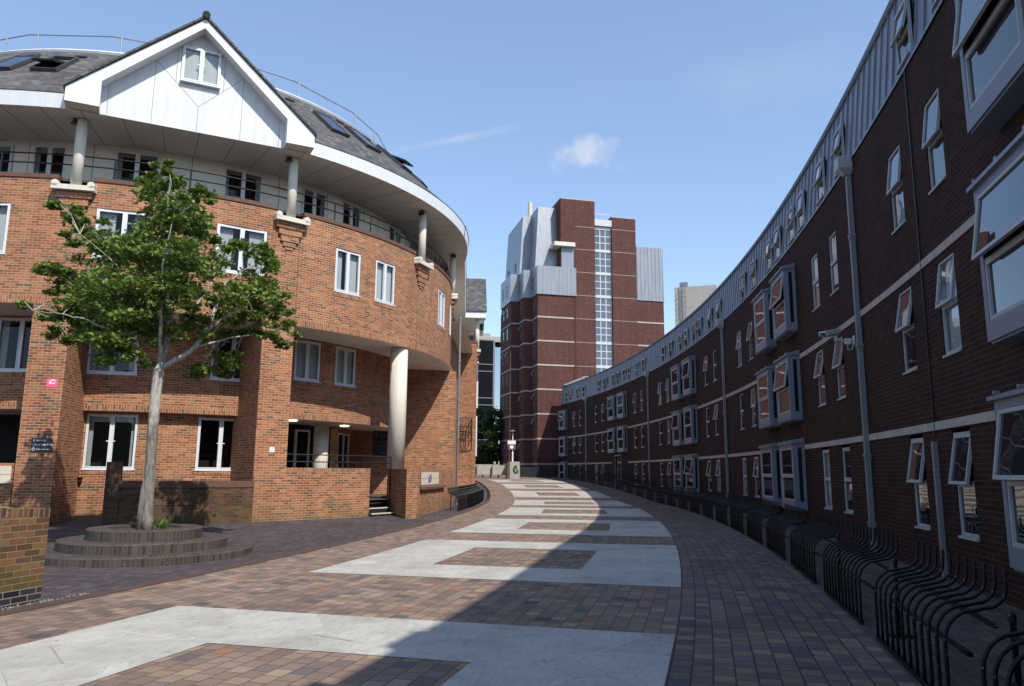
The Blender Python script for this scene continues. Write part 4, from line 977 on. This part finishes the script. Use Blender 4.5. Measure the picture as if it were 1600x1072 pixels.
CL = [(-7.36,15.3,6.42,.07),(-7.35,15.35,6.25,.10),(-7.02,15.9,5.95,.12),(-8.14,16.4,6.77,0.13),(-8.24,16.59,6.49,0.21),(-7.42,15.87,6.13,0.27),(-6.83,15.36,5.8,0.22),(-7.58,15.69,5.7,0.35),(-8.15,16.86,6.13,0.38),(-6.89,15.12,5.29,0.34),(-7.76,17.02,5.95,0.38),(-6.69,15.58,5.52,0.16),(-7.07,16.62,5.54,0.21),(-7.19,15.32,5.07,0.37),(-8.04,17.15,5.68,0.41),(-7.28,16.56,5.26,0.29),(-9.89,15.77,5.67,0.16),(-9.71,15.98,5.49,0.21),(-9.5,16.35,5.32,0.28),(-9.24,15.2,4.71,0.17),(-9.02,16.05,4.98,0.33),(-9.81,16.62,5.49,0.17),(-8.19,15.32,4.57,0.34),(-9.18,17.18,5.13,0.38),(-7.46,14.73,4.31,0.38),(-8.75,17.28,5.05,0.45),(-7.2,15.2,4.55,0.42),(-7.71,16.27,4.87,0.45),(-6.39,14.6,4.17,0.35),(-7.53,17.21,4.92,0.42),(-6.95,15.04,4.03,0.41),(-7.52,16.28,4.36,0.45),(-6.42,16.28,4.84,0.21),(-6.37,17.3,5.08,0.3),(-5.7,16.6,4.83,0.26),(-5.85,17.8,4.86,0.15),(-10.33,16.06,4.3,0.15),(-9.46,15.25,4.06,0.21),(-9.73,16.28,4.05,0.28),(-8.61,15.23,3.93,0.37),(-9.77,17.27,4.45,0.42),(-7.67,14.47,3.61,0.4),(-8.91,16.82,4.19,0.46),(-7.25,14.79,3.56,0.43),(-8.38,17.09,4.11,0.5),(-6.58,14.58,3.51,0.35),(-7.87,17.45,4.2,0.42),(-6.01,14.54,3.77,0.25),(-5.77,16.5,4.14,0.37),(-6.2,17.72,4.44,0.4),(-5.44,16.67,3.95,0.23),(-9.7,16.11,3.77,0.17),(-8.89,15.58,3.46,0.4),(-9.77,17.12,3.8,0.44),(-8.05,15.03,3.21,0.44),(-8.71,16.27,3.48,0.48),(-7.42,14.84,3.04,0.43),(-8.26,16.53,3.39,0.48),(-7.17,15.43,3.03,0.37),(-7.78,16.73,3.29,0.4),(-8.69,15.56,2.89,0.35),(-9.11,16.31,3.02,0.37),(-7.58,14.73,2.61,0.36),(-8.69,16.88,2.99,0.41),(-8.01,14.87,2.4,0.26),(-7.98,16.61,2.9,0.34),(-7.57,14.9,2.21,0.21),(-8.45,15.61,2.25,0.19),(-10.74,16.33,3.5,0.13),(-10.23,16.07,3.32,0.17),(-9.63,15.59,3.02,0.21),(-9.76,15.75,2.77,0.14),(-9.28,15.67,3.06,0.27),(-9.09,15.29,2.62,0.13),(-5.71,15.9,3.63,0.36),(-6.19,17.22,3.93,0.39),(-5.55,16.87,3.71,0.32),(-5.33,17.27,3.57,0.21),(-6.37,16.78,3.46,0.32),(-6.13,17.81,3.49,0.34),(-5.24,16.76,3.1,0.22),(-5.14,17.45,2.97,0.17),(-5.53,17.37,2.88,0.16),(-6.69,17.33,3.09,0.3),(-6.64,16.57,2.38,0.29),(-6.32,16.94,2.37,0.23),(-6.8,16.39,2.12,0.17),(-6.58,17.28,2.18,0.13),(-5.92,17.03,3.07,0.21),(-6.79,15.83,2.84,0.22),(-6.56,16.46,3.75,0.26),(-6.61,15.65,3.22,0.24)]
tr = thing('tree', 'young maple with pale forked trunk growing in the stepped round planter', 'tree', (-7.07, 15.15, -1.17))
rnd = random.Random(21)
T0 = Vector((-7.16, 15.3, 2.05))
tk = MB(); tk.tube([(-7.05, 15.13, -1.22), (-7.08, 15.16, -1.0), (-7.12, 15.2, -.6), (-7.17, 15.25, .4), (-7.2, 15.3, 1.43), (-7.18, 15.3, 1.9), (-7.16, 15.3, 2.12)], [.108, .103, .103, .104, .10, .104, .085], 16)
tk.tube([(-7.2, 15.1, -1.2), (-7.215, 15.12, -.8), (-7.215, 15.15, -.35), (-7.18, 15.2, .05)], [.055, .05, .038, .015], 10)
part(tr, 'trunk', tk, 'bark', True)
limbs = [([(-7.16, 15.3, 1.98), (-6.87, 15.4, 2.2), (-6.6, 15.6, 2.47), (-6.5, 15.8, 2.87), (-6.45, 16.1, 3.4), (-6.4, 16.5, 4.1), (-6.2, 16.9, 4.5)], .085),
         ([(-7.16, 15.3, 1.98), (-7.17, 15.5, 2.51), (-7.3, 15.7, 3.09), (-7.39, 15.8, 3.95), (-7.41, 15.7, 4.77), (-7.35, 15.4, 5.7)], .075),
         ([(-7.18, 15.3, 2.0), (-7.1, 15.1, 2.5), (-7.0, 14.8, 3.2), (-6.95, 14.6, 4.0), (-6.8, 14.5, 4.8)], .06),
         ([(-7.18, 15.3, 1.9), (-7.6, 15.2, 2.4), (-8.11, 15.0, 2.75), (-8.6, 14.9, 2.95), (-9.1, 15.0, 3.05), (-9.75, 15.1, 3.14)], .036),
         ([(-7.25, 15.55, 2.7), (-7.8, 15.8, 3.5), (-8.5, 15.8, 4.3), (-9.2, 15.5, 4.9)], .045),
         ([(-6.6, 15.6, 2.47), (-6.2, 16.3, 2.8), (-5.8, 17.0, 3.05), (-5.1, 17.4, 3.1)], .03),
         ([(-6.5, 15.8, 2.87), (-6.1, 16.5, 3.5), (-5.5, 17.0, 4.0)], .04),
         ([(-7.3, 15.75, 3.2), (-7.9, 16.3, 3.6), (-8.6, 16.6, 3.9)], .04),
         ([(-7.2, 15.5, 2.6), (-6.9, 16.1, 3.4), (-6.6, 16.4, 4.2), (-6.4, 16.5, 4.8)], .045)]
nodes = []
for P, r in limbs:
    m_ = MB(); n = len(P); Q = []; 
    for i in range(n-1):
        for k in range(4): t_ = k/4; Q.append(tuple(a+(b-a)*t_+rnd.uniform(-.018, .018) for a, b in zip(P[i], P[i+1])))
    Q.append(P[-1]); m_.tube(Q, [r*.82*(1-.86*i/(len(Q)-1)) for i in range(len(Q))], 8); part(tr, 'limb', m_, 'bark', True)
    nodes += [Vector(q) for q in Q[3:]]
tw_ = MB()
for c_ in CL:
    c = Vector(c_[:3]); nb = min(nodes, key=lambda q: (q-c).length); mid = (nb+c)/2+Vector((rnd.uniform(-.1, .1), rnd.uniform(-.1, .1), rnd.uniform(-.02, .14)))
    tw_.tube([nb, mid, c, c+(c-mid).normalized()*c_[3]*.7], [.011, .008, .005, .002], 5, False)
    for k in range(5):
        d_ = Vector((rnd.gauss(0, 1), rnd.gauss(0, 1), rnd.gauss(0, .7))).normalized()*c_[3]*1.05; tw_.tube([c, c+d_*.5+Vector((0, 0, .02)), c+d_], [.006, .004, .002], 4, False)
part(tr, 'twigs', tw_, 'bark')
SH = [(0, -.10), (.20, -.42), (.33, -.12), (.62, -.30), (.50, .08), (.62, .42), (.28, .30), (.0, .80), (-.28, .30), (-.62, .42), (-.50, .08), (-.62, -.30), (-.33, -.12), (-.20, -.42)]
def leaf(mb, p, size, rnd, shape=True, up=.8):
    n = Vector((rnd.gauss(0, .75), rnd.gauss(0, .75), up)).normalized(); a = n.orthogonal().normalized(); a = (Matrix.Rotation(rnd.uniform(0, 6.28), 3, n) @ a); b = n.cross(a)
    if shape:
        mb.poly([p+a*(x*size)+b*(y*size)+n*(-.28*abs(x)*size) for x, y in SH], [(0, 0)]*14)
    else:
        mb.poly([p+a*size*.5, p+b*size*.32, p-a*size*.5, p-b*size*.32], [(0, 0)]*4)
lf = MB()
for x, y, z, r in CL:
    r *= 1.12; n = int(170+1750*r*r)
    nsub = max(3, int(r*18)); subs = [(Vector((rnd.gauss(0, .58), rnd.gauss(0, .58), rnd.gauss(0, .42)))*r) for _ in range(nsub)]
    for i in range(n):
        sb = rnd.choice(subs); off = sb+Vector((rnd.gauss(0, .3), rnd.gauss(0, .3), rnd.gauss(0, .13)))*r
        leaf(lf, Vector((x, y, z))+off, rnd.uniform(.05, .10), rnd)
part(tr, 'crown', lf, 'leaf')

# ------------------------------------------------------------------ tower
P0 = Vector((2.79, 81.05)); ta = R_(13.5); tu = Vector((cos(ta), sin(ta))); tv = Vector((-sin(ta), cos(ta)))
def T(u, v): p = P0+tu*u+tv*v; return (p.x, p.y)
TM = Matrix.Translation((P0.x, P0.y, 0)) @ Matrix.Rotation(ta, 4, 'Z')                  # x = u, y = v
tow = thing('brick_tower', 'tall dark red brick tower with zinc upper storeys and stair window strip', 'building', (*T(6, 6), -.6))
teeth = [(0, 0), (14.9, 0), (14.9, 14), (-1.0, 14), (-1.9, 9.45), (-1.9, 4.6), (-.95, 4.6), (-.95, 2.3), (0, 2.3)]
b_ = MB(); b_.prism([T(*p) for p in [(0, 0), (6.66, 0), (6.66, 14), (-1.0, 14)]+teeth[4:]], -1.2, 19.25); b_.prism([T(*p) for p in ((8.7, 0), (14.9, 0), (14.9, 14), (8.7, 14))], -1.2, 19.25)
part(tow, 'wall', b_, 'brick_tower')
b_ = MB(); b_.prism([T(*p) for p in ((2.62, -.06), (6.66, -.06), (6.66, 7), (2.62, 7))], 19.2, 30.4); b_.prism([T(*p) for p in ((4.35, -.06), (6.66, -.06), (6.66, .3), (4.35, .3))], -1, 19.2)
b_.prism([T(*p) for p in ((8.7, -.06), (11.6, -.06), (11.6, 8), (8.7, 8))], -1, 28.7); part(tow, 'stair_shaft', b_, 'brick_tower')
c_ = MB(); c_.prism([T(*p) for p in ((2.6, -.08), (6.68, -.08), (6.68, 7), (2.6, 7))], 30.4, 30.52); c_.prism([T(*p) for p in ((8.68, -.08), (11.62, -.08), (11.62, 8), (8.68, 8))], 28.7, 28.82); part(tow, 'parapet_cap', c_, 'band_stone')
for k in range(0, 7):
    z = .775+2.65*k
    c_ = MB(); c_.box(-.03, 4.2, -.035, .02, z-.08, z+.08, TM)
    c2_ = MB(); c2_.box(11.64, 14.92, -.035, .02, z-.08, z+.08, TM); part(tow, 'string_course', c2_, 'band_stone')
    c_.box(-.03, .02, .022, 2.3, z-.08, z+.08, TM); c_.box(-.95, -.001, 2.27, 2.298, z-.08, z+.08, TM); c_.box(-.98, -.951, 2.33, 4.56, z-.08, z+.08, TM); c_.box(-1.9, -.99, 4.57, 4.598, z-.08, z+.08, TM); c_.box(-1.93, -1.88, 4.6, 9.4, z-.08, z+.08, TM); part(tow, 'string_course', c_, 'band_stone')
for z in [.775+2.65*k for k in range(1, 11)]:
    if z > 19 : pass
    for zm_, ua, ub in ((30, 4.36, 6.6), (28.5, 8.72, 11.58)):
        if z < zm_: c_ = MB(); c_.box(ua, ub, -.075, -.05, z-.022, z+.022, TM); part(tow, 'string_course', c_, 'band_stone')
c_ = MB(); c_.box(4.18, 4.22, -.09, -.05, -1, 30.4, TM); c_.tube([TM @ Vector((-1.95, 4.5, -1)), TM @ Vector((-1.95, 4.5, 19))], .06, 6); part(tow, 'drainpipe', c_, 'coping_brick')
mz = MB()
low = [(-.12, -.16), (4.38, -.16), (4.38, 1.5), (0, 2.42), (-1.07, 2.42), (-1.07, 4.72), (-2.02, 4.72), (-2.02, 9.6), (0, 9.6), (0, 2.2)]
mz.prism([T(*p) for p in ((-.12, -.16), (4.38, -.16), (4.38, 4), (-.12, 4))], 19.2, 22.4, bot=True)
mz.prism([T(*p) for p in ((-1.07, 2.2), (1, 2.2), (1, 7), (-1.07, 7))], 19.22, 22.42, bot=True); mz.prism([T(*p) for p in ((-2.02, 4.5), (0, 4.5), (0, 9.6), (-2.02, 9.6))], 19.24, 22.44, bot=True)
mz.prism([T(*p) for p in ((11.62, -.1), (14.93, -.1), (14.93, 13), (11.62, 13))], 19.2, 25.5, pts2=[T(*p) for p in ((11.62, -.08), (14.75, -.08), (14.75, 13), (11.62, 13))])
up1 = [(0, 1.2), (4.0, 1.2), (4.0, 7), (0, 7)]; mz.prism([T(*p) for p in up1], 22.3, 29.85, pts2=[T(u_+(.5 if u_ < 1 else 0), v_+.5) for u_, v_ in up1])
up2 = [(-1.1, 4.0), (1.5, 4.0), (1.5, 13), (-1.1, 11.5)]; mz.prism([T(*p) for p in up2], 22.3, 29.5, pts2=[T(u_+(.5 if u_ < 1 else 0), v_+.4) for u_, v_ in up2])
for i in range(10):                                   # standing seams
    u_ = .1+i*.46; mz.box(u_-.015, u_+.015, -.19, -.155, 19.2, 22.4, TM)
for i in range(8): u_ = 11.7+i*.45; mz.box(u_-.015, u_+.015, -.13, -.085, 19.3, 25.4, TM)
part(tow, 'zinc_cladding', mz, 'zinc_light')
bs = MB(); bs.box(1.75, 4.16, -.55, 1.2, 24.75, 25.2, TM); part(tow, 'balcony_slab', bs, 'cream_stone')
bs = MB(); bs.box(2.7, 4.12, -.068, -.062, 22.4, 24.75, TM); part(tow, 'recess', bs, 'zinc')
ch_ = MB(); q = T(2.0, 11); ch_.tube([(*q, 28.5), (*q, 33.7)], .27, 12); part(tow, 'flue', ch_, 'plaque_stone')
sg = MB(); sg.box(6.67, 8.69, .28, .30, -1, 27.6, TM); sgo = part(tow, 'stair_glazing', sg, 'glass_blue')
sw = MB(); sw.box(6.5, 8.72, -.04, .4, 27.6, 28.35, TM)
for k in range(0, 11):
    z = .9+2.65*k
    sw.box(6.67, 8.69, .2, .28, z-.2, z+.12, TM)
    for j in range(1, 3): sw.box(6.67, 8.69, .25, .281, z+.12+j*.78-.05, z+.12+j*.78+.05, TM)
for i in range(4): u_ = 6.72+i*.64; sw.box(u_-.05, u_+.05, .24, .282, -1, 27.6, TM)
part(tow, 'stair_frame', sw, 'blind', parent=sgo)
sd = MB(); sd.prism([T(*p) for p in ((6.66, .31), (8.7, .31), (8.7, 7), (6.66, 7))], -1, 27.9); part(tow, 'stair_core', sd, 'zinc')
def tower_window(op):
    f = MB(); w, h = .62, 1.35; t = .06
    f.box(-.01, .03, -w/2, w/2, 0, t); f.box(-.01, .03, -w/2, w/2, h-t, h); f.box(-.01, .03, -w/2, -w/2+t, t, h-t); f.box(-.01, .03, w/2-t, w/2, t, h-t); f.box(-.01, .03, -w/2+t, w/2-t, h*.5-.04, h*.5+.04)
    o = link('window', f.mesh('window', 'pipe_grey')); p = MB(); p.poly([(.008, -w/2, 0), (.008, w/2, 0), (.008, w/2, h), (.008, -w/2, h)]); link('pane', p.mesh('pane', 'glass_dark'), o)
    if op:
        M = Matrix.Translation((.03, 0, h-.04)) @ Matrix.Rotation(-.4, 4, 'Y'); s_ = MB(); s_.box(-.012, .012, -w/2+.03, w/2-.03, -h*.5+.03, 0, M); link('sash', s_.mesh('sash', 'pipe_grey'), o)
    return o
tws = [tower_window(0), tower_window(1)]; rnd = random.Random(9)
for k in range(1, 8):
    z = .775+2.65*k-1.7
    for u_, v_ in ((-1.9, 8.3), (-1.9, 6.4), (-.95, 3.75), (0, 1.6)):
        o_ = place(tws[rnd.random() < .45], tow, (*T(u_-.0, v_), z), ta+pi)
for z, u_, v_ in ((20.1, -.12, 1.6), (20.1, -1.07, 3.7), (20.1, -2.02, 6.4), (20.1, -2.02, 8.3), (22.9, -1.05, 6.5), (22.9, -1.05, 10)): place(tws[0], tow, (*T(u_-.01, v_), z), ta+pi)
for o_ in tws: discard(o_)

# ------------------------------------------------------------------ far things
of = thing('glass_office', 'dark glass office block with pale mullions behind the wing', 'building', (-5, 108, 0))
m_ = MB(); m_.prism([(-14, 104), (-2.6, 107.5), (-1.0, 122), (-14, 122)], -2, 18.6); part(of, 'glazing', m_, 'glass_dark')
m_ = MB(); e0, e1 = Vector((-14, 104, 0)), Vector((-2.6, 107.5, 0)); tn = (e1-e0).normalized(); M = Matrix.Translation(e0) @ Matrix.Rotation(math.atan2(tn.y, tn.x), 4, 'Z'); Lf = (e1-e0).length
for i in range(6): x = Lf*i/5; m_.box(x-.06, x+.06, -.12, -.01, -1, 18.6, M)
for z in (2, 4.3, 5.3, 9.2, 10.2, 14, 15, 18.5): m_.box(0, Lf, -.1, -.008, z-.06, z+.06, M)
m_.box(Lf-.12, Lf+.12, -.15, 0, -1, 18.6, M); part(of, 'mullions', m_, 'pipe_grey')
m_ = MB(); m_.prism([(-10, 108), (-3.2, 110), (-3.2, 116), (-10, 116)], 18.6, 20.0); m_.prism([(-3.0, 109), (-1.4, 109.4), (-1.4, 114), (-3.0, 114)], 18.6, 19.4); part(of, 'plant_room', m_, 'concrete')
ct = thing('concrete_tower', 'pale concrete tower block beyond the roofline with a ladder up its side', 'building', (36, 145, 0))
m_ = MB(); m_.prism([(30.7, 140), (38.0, 137.4), (41.5, 146), (34, 149)], -2, 34.6); part(ct, 'wall', m_, 'concrete')
m_ = MB(); e0, e1 = Vector((30.7, 140, 0)), Vector((38.0, 137.4, 0)); tn = (e1-e0).normalized(); M = Matrix.Translation(e0) @ Matrix.Rotation(math.atan2(tn.y, tn.x), 4, 'Z')
for x in (1.45, 2.05): m_.box(x-.05, x+.05, -.5, -.4, 5, 35.4, M)
for i in range(70): z = 10+i*.36; m_.box(1.45, 2.05, -.48, -.42, z-.03, z+.03, M)
for i in range(24): z = 12+i*.98; m_.tube([M @ Vector((1.4, -.45, z)), M @ Vector((1.3, -.95, z)), M @ Vector((1.75, -1.2, z)), M @ Vector((2.2, -.95, z)), M @ Vector((2.1, -.45, z))], .045, 5)
m_.box(1.0, 2.5, -.02, .2, 34.6, 35.5, M); part(ct, 'ladder', m_, 'grey_metal')
def bushy(name, label, cx, cy, z0, h, rx, ry, n, seed):
    rnd = random.Random(seed); t_ = thing(name, label, 'tree', (cx, cy, z0), 'trees behind the concrete barrier')
    m_ = MB(); m_.tube([(cx, cy, z0-.3), (cx+.1, cy, z0+h*.4), (cx, cy+.1, z0+h*.8)], [.2, .15, .05], 7)
    for i in range(7): a = rnd.uniform(0, 6.3); m_.tube([(cx, cy, z0+h*rnd.uniform(.2, .6)), (cx+rx*.6*cos(a), cy+ry*.6*sin(a), z0+h*rnd.uniform(.5, .9))], [.07, .02], 5)
    part(t_, 'trunk', m_, 'bark')
    m_ = MB(); cl_ = [(Vector((rnd.gauss(0, .42)*rx, rnd.gauss(0, .42)*ry, z0+h*rnd.uniform(.08, .98)))+Vector((cx, cy, 0)), rnd.uniform(.35, .8)) for _ in range(46)]
    for i in range(n):
        c_, r = rnd.choice(cl_); leaf(m_, c_+Vector((rnd.gauss(0, .5), rnd.gauss(0, .5), rnd.gauss(0, .32)))*r, rnd.uniform(.2, .36), rnd, False)
    part(t_, 'crown', m_, 'leaf_far')
bushy('tree', 'dark green tree beside the red tower, right of the pair below the glass office', -1.7, 90, -.5, 7.6, 2.1, 2.2, 15000, 1)
bushy('tree', 'dark green tree half hidden by the wing, left of the pair below the glass office', -4.6, 92, -.5, 7.9, 2.3, 2.2, 14000, 2)
g0 = -.62
cb = thing('concrete_block', 'cream concrete block with green graffiti at the foot of the lamp post', 'planter', (.35, 72, g0))
m_ = MB(); m_.prism([(-.34, 71.4), (-.1, 71.1), (.72, 71.1), (.82, 71.3), (.82, 72.9), (-.34, 72.9)], g0-.1, .87); part(cb, 'block', m_, 'concrete')
m_ = MB(); cx, cz = .48, .16
for r in (.34, .22): m_.tube([(cx+r*cos(x*.4)*.75, 71.09, cz+r*sin(x*.4)) for x in range(3, 15)], .045, 5)
m_.tube([(cx-.05, 71.09, cz+.3), (cx+.2, 71.09, cz-.25)], .05, 5); part(cb, 'graffiti', m_, 'graffiti_green')
lp = thing('lamp_post', 'white lamp post with flat round head rising from the concrete block', 'lamp post', (.14, 72.0, .87))
m_ = MB(); m_.tube([(.14, 72, .85), (.14, 72, 1.7), (.14, 72, 1.75), (.14, 72, 3.75)], [.075, .075, .05, .045], 10); part(lp, 'pole', m_, 'sign_white')
m_ = MB(); m_.tube([(.14, 72, 3.3), (.14, 72, 3.72)], [.08, .08], 10); m_.tube([(.14, 72, 3.72), (.14, 72, 3.84)], [.28, .06], 14); part(lp, 'lamp_head', m_, 'grey_metal')
ps = thing('street_sign', 'pair of white and purple plates on the white lamp post', 'sign', (.1, 71.9, 2.0))
m_ = MB(); m_.box(-.33, .43, 71.88, 71.9, 2.5, 2.84); part(ps, 'white_plate', m_, 'sign_white')
m_ = MB(); m_.box(-.33, .43, 71.88, 71.9, 2.0, 2.47); part(ps, 'purple_plate', m_, 'sign_red')
m_ = MB(); m_.tube([(.05, 71.87, 2.24), (.05, 71.86, 2.24)], .17, 16); m_.box(-.25, .0, 71.872, 71.878, 2.7, 2.76); m_.box(.05, .35, 71.872, 71.878, 2.7, 2.76); m_.box(-.25, .3, 71.872, 71.878, 2.58, 2.63); part(ps, 'symbol', m_, 'sign_white')
br = thing('barrier', 'low pale concrete barrier on dark feet across the end of the street', 'barrier', (-3.5, 74, g0))
for i in range(5): x = -1.75-i*1.5; y = 72.9+i*.35; m_ = MB(); m_.box(x, x+1.44, y, y+.35, g0+.28, .62); part(br, 'panel', m_, 'concrete')
m_ = MB()
for i in range(10): x = -.5-i*.75; m_.box(x, x+.12, 72.95+i*.17, 73.3+i*.17, g0-.1, g0+.28)
part(br, 'foot', m_, 'door_dark')
# dark cycle shelters by the foot of the tower
sh = MB(); M = Matrix.Translation((2.0, 77.6, 0)) @ Matrix.Rotation(ta-.08, 4, 'Z')
sh.box(-1.0, 2.0, 0, .05, -.75, .35, M); sh.box(-1.0, 2.0, 0, 1.1, .35, .42, M); sh.box(-1.0, -.95, 0, 1.1, -.75, .35, M)
solo('bin_screen', sh, 'door_dark', 'low black timber bin screen at the foot of the red brick tower', 'screen', (2.0, 77.6, -.7))
# loose stones and crumbs of mortar along the kerb
rb = MB(); rnd = random.Random(8)
def crumbs(n, r0, r1, a0, a1, s0, s1):
    for i in range(n):
        r, a = rnd.uniform(r0, r1), rnd.uniform(a0, a1); p = Vector(pol(C, r, a, gz(a))); s = rnd.uniform(s0, s1)
        q = [p+Vector((rnd.uniform(.6, 1)*s*cos(k*1.57+i), rnd.uniform(.6, 1)*s*sin(k*1.57+i), -.002)) for k in range(4)]; t3 = p+Vector((0, 0, s*.7))
        for k in range(4): rb.poly([q[k], q[(k+1) % 4], t3])
crumbs(900, 135.2, 135.46, -18, -13.9, .005, .022); crumbs(380, 134.75, 135.4, -7.2, 2.5, .01, .035)
struct('rubble', rb, 'rubble', 'stuff')
lt = MB()
def litter(n, r0, r1, a0, a1):
    for i in range(n):
        r, a = rnd.uniform(r0, r1), rnd.uniform(a0, a1); x, y = pol(C, r, a); q = math.hypot(x-D[0], y-D[1]); z = gz(a)+.006
        if r < 135.4: z = max(z, -1.6+min(.26, max(0, (13.4-q)*.078))+.01)-.13*math.exp(-((x+7.0)**2+(y-15)**2)/5.5)
        s = rnd.uniform(.008, .028); b = rnd.uniform(0, 3.1); d1 = Vector((cos(b), sin(b), 0))*s; d2 = Vector((-sin(b), cos(b), 0))*s*rnd.uniform(.3, .8)
        p = Vector((x, y, z)); lt.poly([p-d1, p-d2+Vector((0, 0, .004)), p+d1, p+d2])
litter(420, 135.7, 144.4, -16.5, 0); litter(170, 128.5, 135.3, -14, -6)
struct('litter', lt, 'rubble', 'stuff')

# ------------------------------------------------------------------ light, sky, camera
AZ, EL = R_(-53.5), R_(49.3)
sun = bpy.data.lights.new('sun', 'SUN'); sun.energy = 4.1; sun.angle = R_(.53); sun.color = (1, .955, .88)
so_ = bpy.data.objects.new('sun', sun); COL.objects.link(so_)
sd_ = Vector((cos(AZ)*cos(EL), sin(AZ)*cos(EL), sin(EL))); so_.rotation_euler = sd_.to_track_quat('Z', 'Y').to_euler(); so_.location = (30, -30, 40)
W = bpy.data.worlds.new('World'); S.world = W; W.use_nodes = True; t = W.node_tree; t.nodes.clear()
out = N(t, 'ShaderNodeOutputWorld'); bg = N(t, 'ShaderNodeBackground'); t.links.new(bg.outputs[0], out.inputs[0])
sky = N(t, 'ShaderNodeTexSky', sky_type='NISHITA'); sky.sun_disc = False; sky.sun_elevation = EL; sky.sun_rotation = math.atan2(cos(AZ), sin(AZ)); sky.altitude = 20; sky.air_density = 1.0; sky.dust_density = .35; sky.ozone_density = 1.6
SKYK = .135
bg.inputs[1].default_value = SKYK
dirv = N(t, 'ShaderNodeTexCoord').outputs['Generated']
def dot(v):
    n = N(t, 'ShaderNodeVectorMath', operation='DOT_PRODUCT'); t.links.new(dirv, n.inputs[0]); n.inputs[1].default_value = v; return n.outputs['Value']
def cloud(c, e1, e2, w1, w2, nscale, lo, hi, amp, seed):
    """wisps held round one direction of the sky"""
    c = Vector(c).normalized(); e1 = (Vector(e1)-c*Vector(e1).dot(c)).normalized(); e2 = c.cross(e1)
    x = mth(t, 'DIVIDE', dot(e1), w1); y = mth(t, 'DIVIDE', dot(e2), w2)
    mp = N(t, 'ShaderNodeMapping'); t.links.new(dirv, mp.inputs[0]); mp.inputs['Location'].default_value = (seed, seed*.7, 0)
    n = noise(t, mp.outputs[0], nscale, 6, .55)
    r = mth(t, 'SQRT', mth(t, 'ADD', mth(t, 'MULTIPLY', x, x), mth(t, 'MULTIPLY', y, y)))
    v = mth(t, 'SUBTRACT', mth(t, 'ADD', mth(t, 'MULTIPLY', n, 2.2), -.1), r)
    front = mth(t, 'GREATER_THAN', dot(c), 0.0)
    mr = N(t, 'ShaderNodeMapRange', interpolation_type='SMOOTHSTEP'); t.links.new(v, mr.inputs[0]); mr.inputs[1].default_value = lo; mr.inputs[2].default_value = hi; mr.inputs[4].default_value = amp
    return mth(t, 'MULTIPLY', mr.outputs[0], front)
cam_p, cam_r = .16757, .008275
def pix(x, y):
    F_ = Vector((0, cos(cam_p), sin(cam_p))); R2 = Vector((1, 0, 0)); U_ = Vector((0, -sin(cam_p), cos(cam_p))); return (F_*1184+R2*(x-800)+U_*(536-y)).normalized()
d1 = pix(915, 240)
cm_ = cloud(d1, (1, 0, 0), None or (0, 0, 1), .075, .042, 26, .45, 1.15, .75, 0.0) if False else cloud(d1, (1, 0, .05), (0, 0, 1), .062, .040, 24, .22, 1.0, .60, .0)
d2 = pix(690, 222)
cm2 = cloud(d2, (1, 0, .22), (0, 0, 1), .16, .010, 9, .2, 1.2, .30, 3.0)
cm3 = cloud(pix(1180, 120), (1, 0, .12), (0, 0, 1), .40, .11, 6, .35, 2.0, .34, 7.0)
tot = mth(t, 'MINIMUM', mth(t, 'ADD', mth(t, 'ADD', cm_, cm2), cm3), 1.0)
skyc = mixc(t, 1.0, sky.outputs[0], (.60, .84, 1.32), 'ADD')
t.links.new(mixc(t, tot, skyc, (4.6, 4.8, 5.2)), bg.inputs[0])
cam = bpy.data.cameras.new('camera'); co_ = bpy.data.objects.new('camera', cam); COL.objects.link(co_)
cam.sensor_width = 36; cam.sensor_fit = 'HORIZONTAL'; cam.lens = 36*1184/1600; cam.clip_start = .05; cam.clip_end = 4000
F_ = Vector((0, cos(cam_p), sin(cam_p))); R1 = Vector((1, 0, 0)); U_ = Vector((0, -sin(cam_p), cos(cam_p)))
R2 = R1*cos(cam_r)+U_*sin(cam_r); U2 = -R1*sin(cam_r)+U_*cos(cam_r)
co_.matrix_world = Matrix(((R2.x, U2.x, -F_.x, 0), (R2.y, U2.y, -F_.y, 0), (R2.z, U2.z, -F_.z, EYE), (0, 0, 0, 1)))
S.camera = co_
vs = S.view_settings; vs.view_transform = 'Standard'; vs.look = 'None'; vs.exposure = .36; vs.gamma = 1; vs.use_curve_mapping = False
S.cycles.max_bounces = 7; S.cycles.transparent_max_bounces = 10; S.cycles.use_denoising = True
for k in list(wins): discard(wins[k])
bpy.context.view_layer.update()
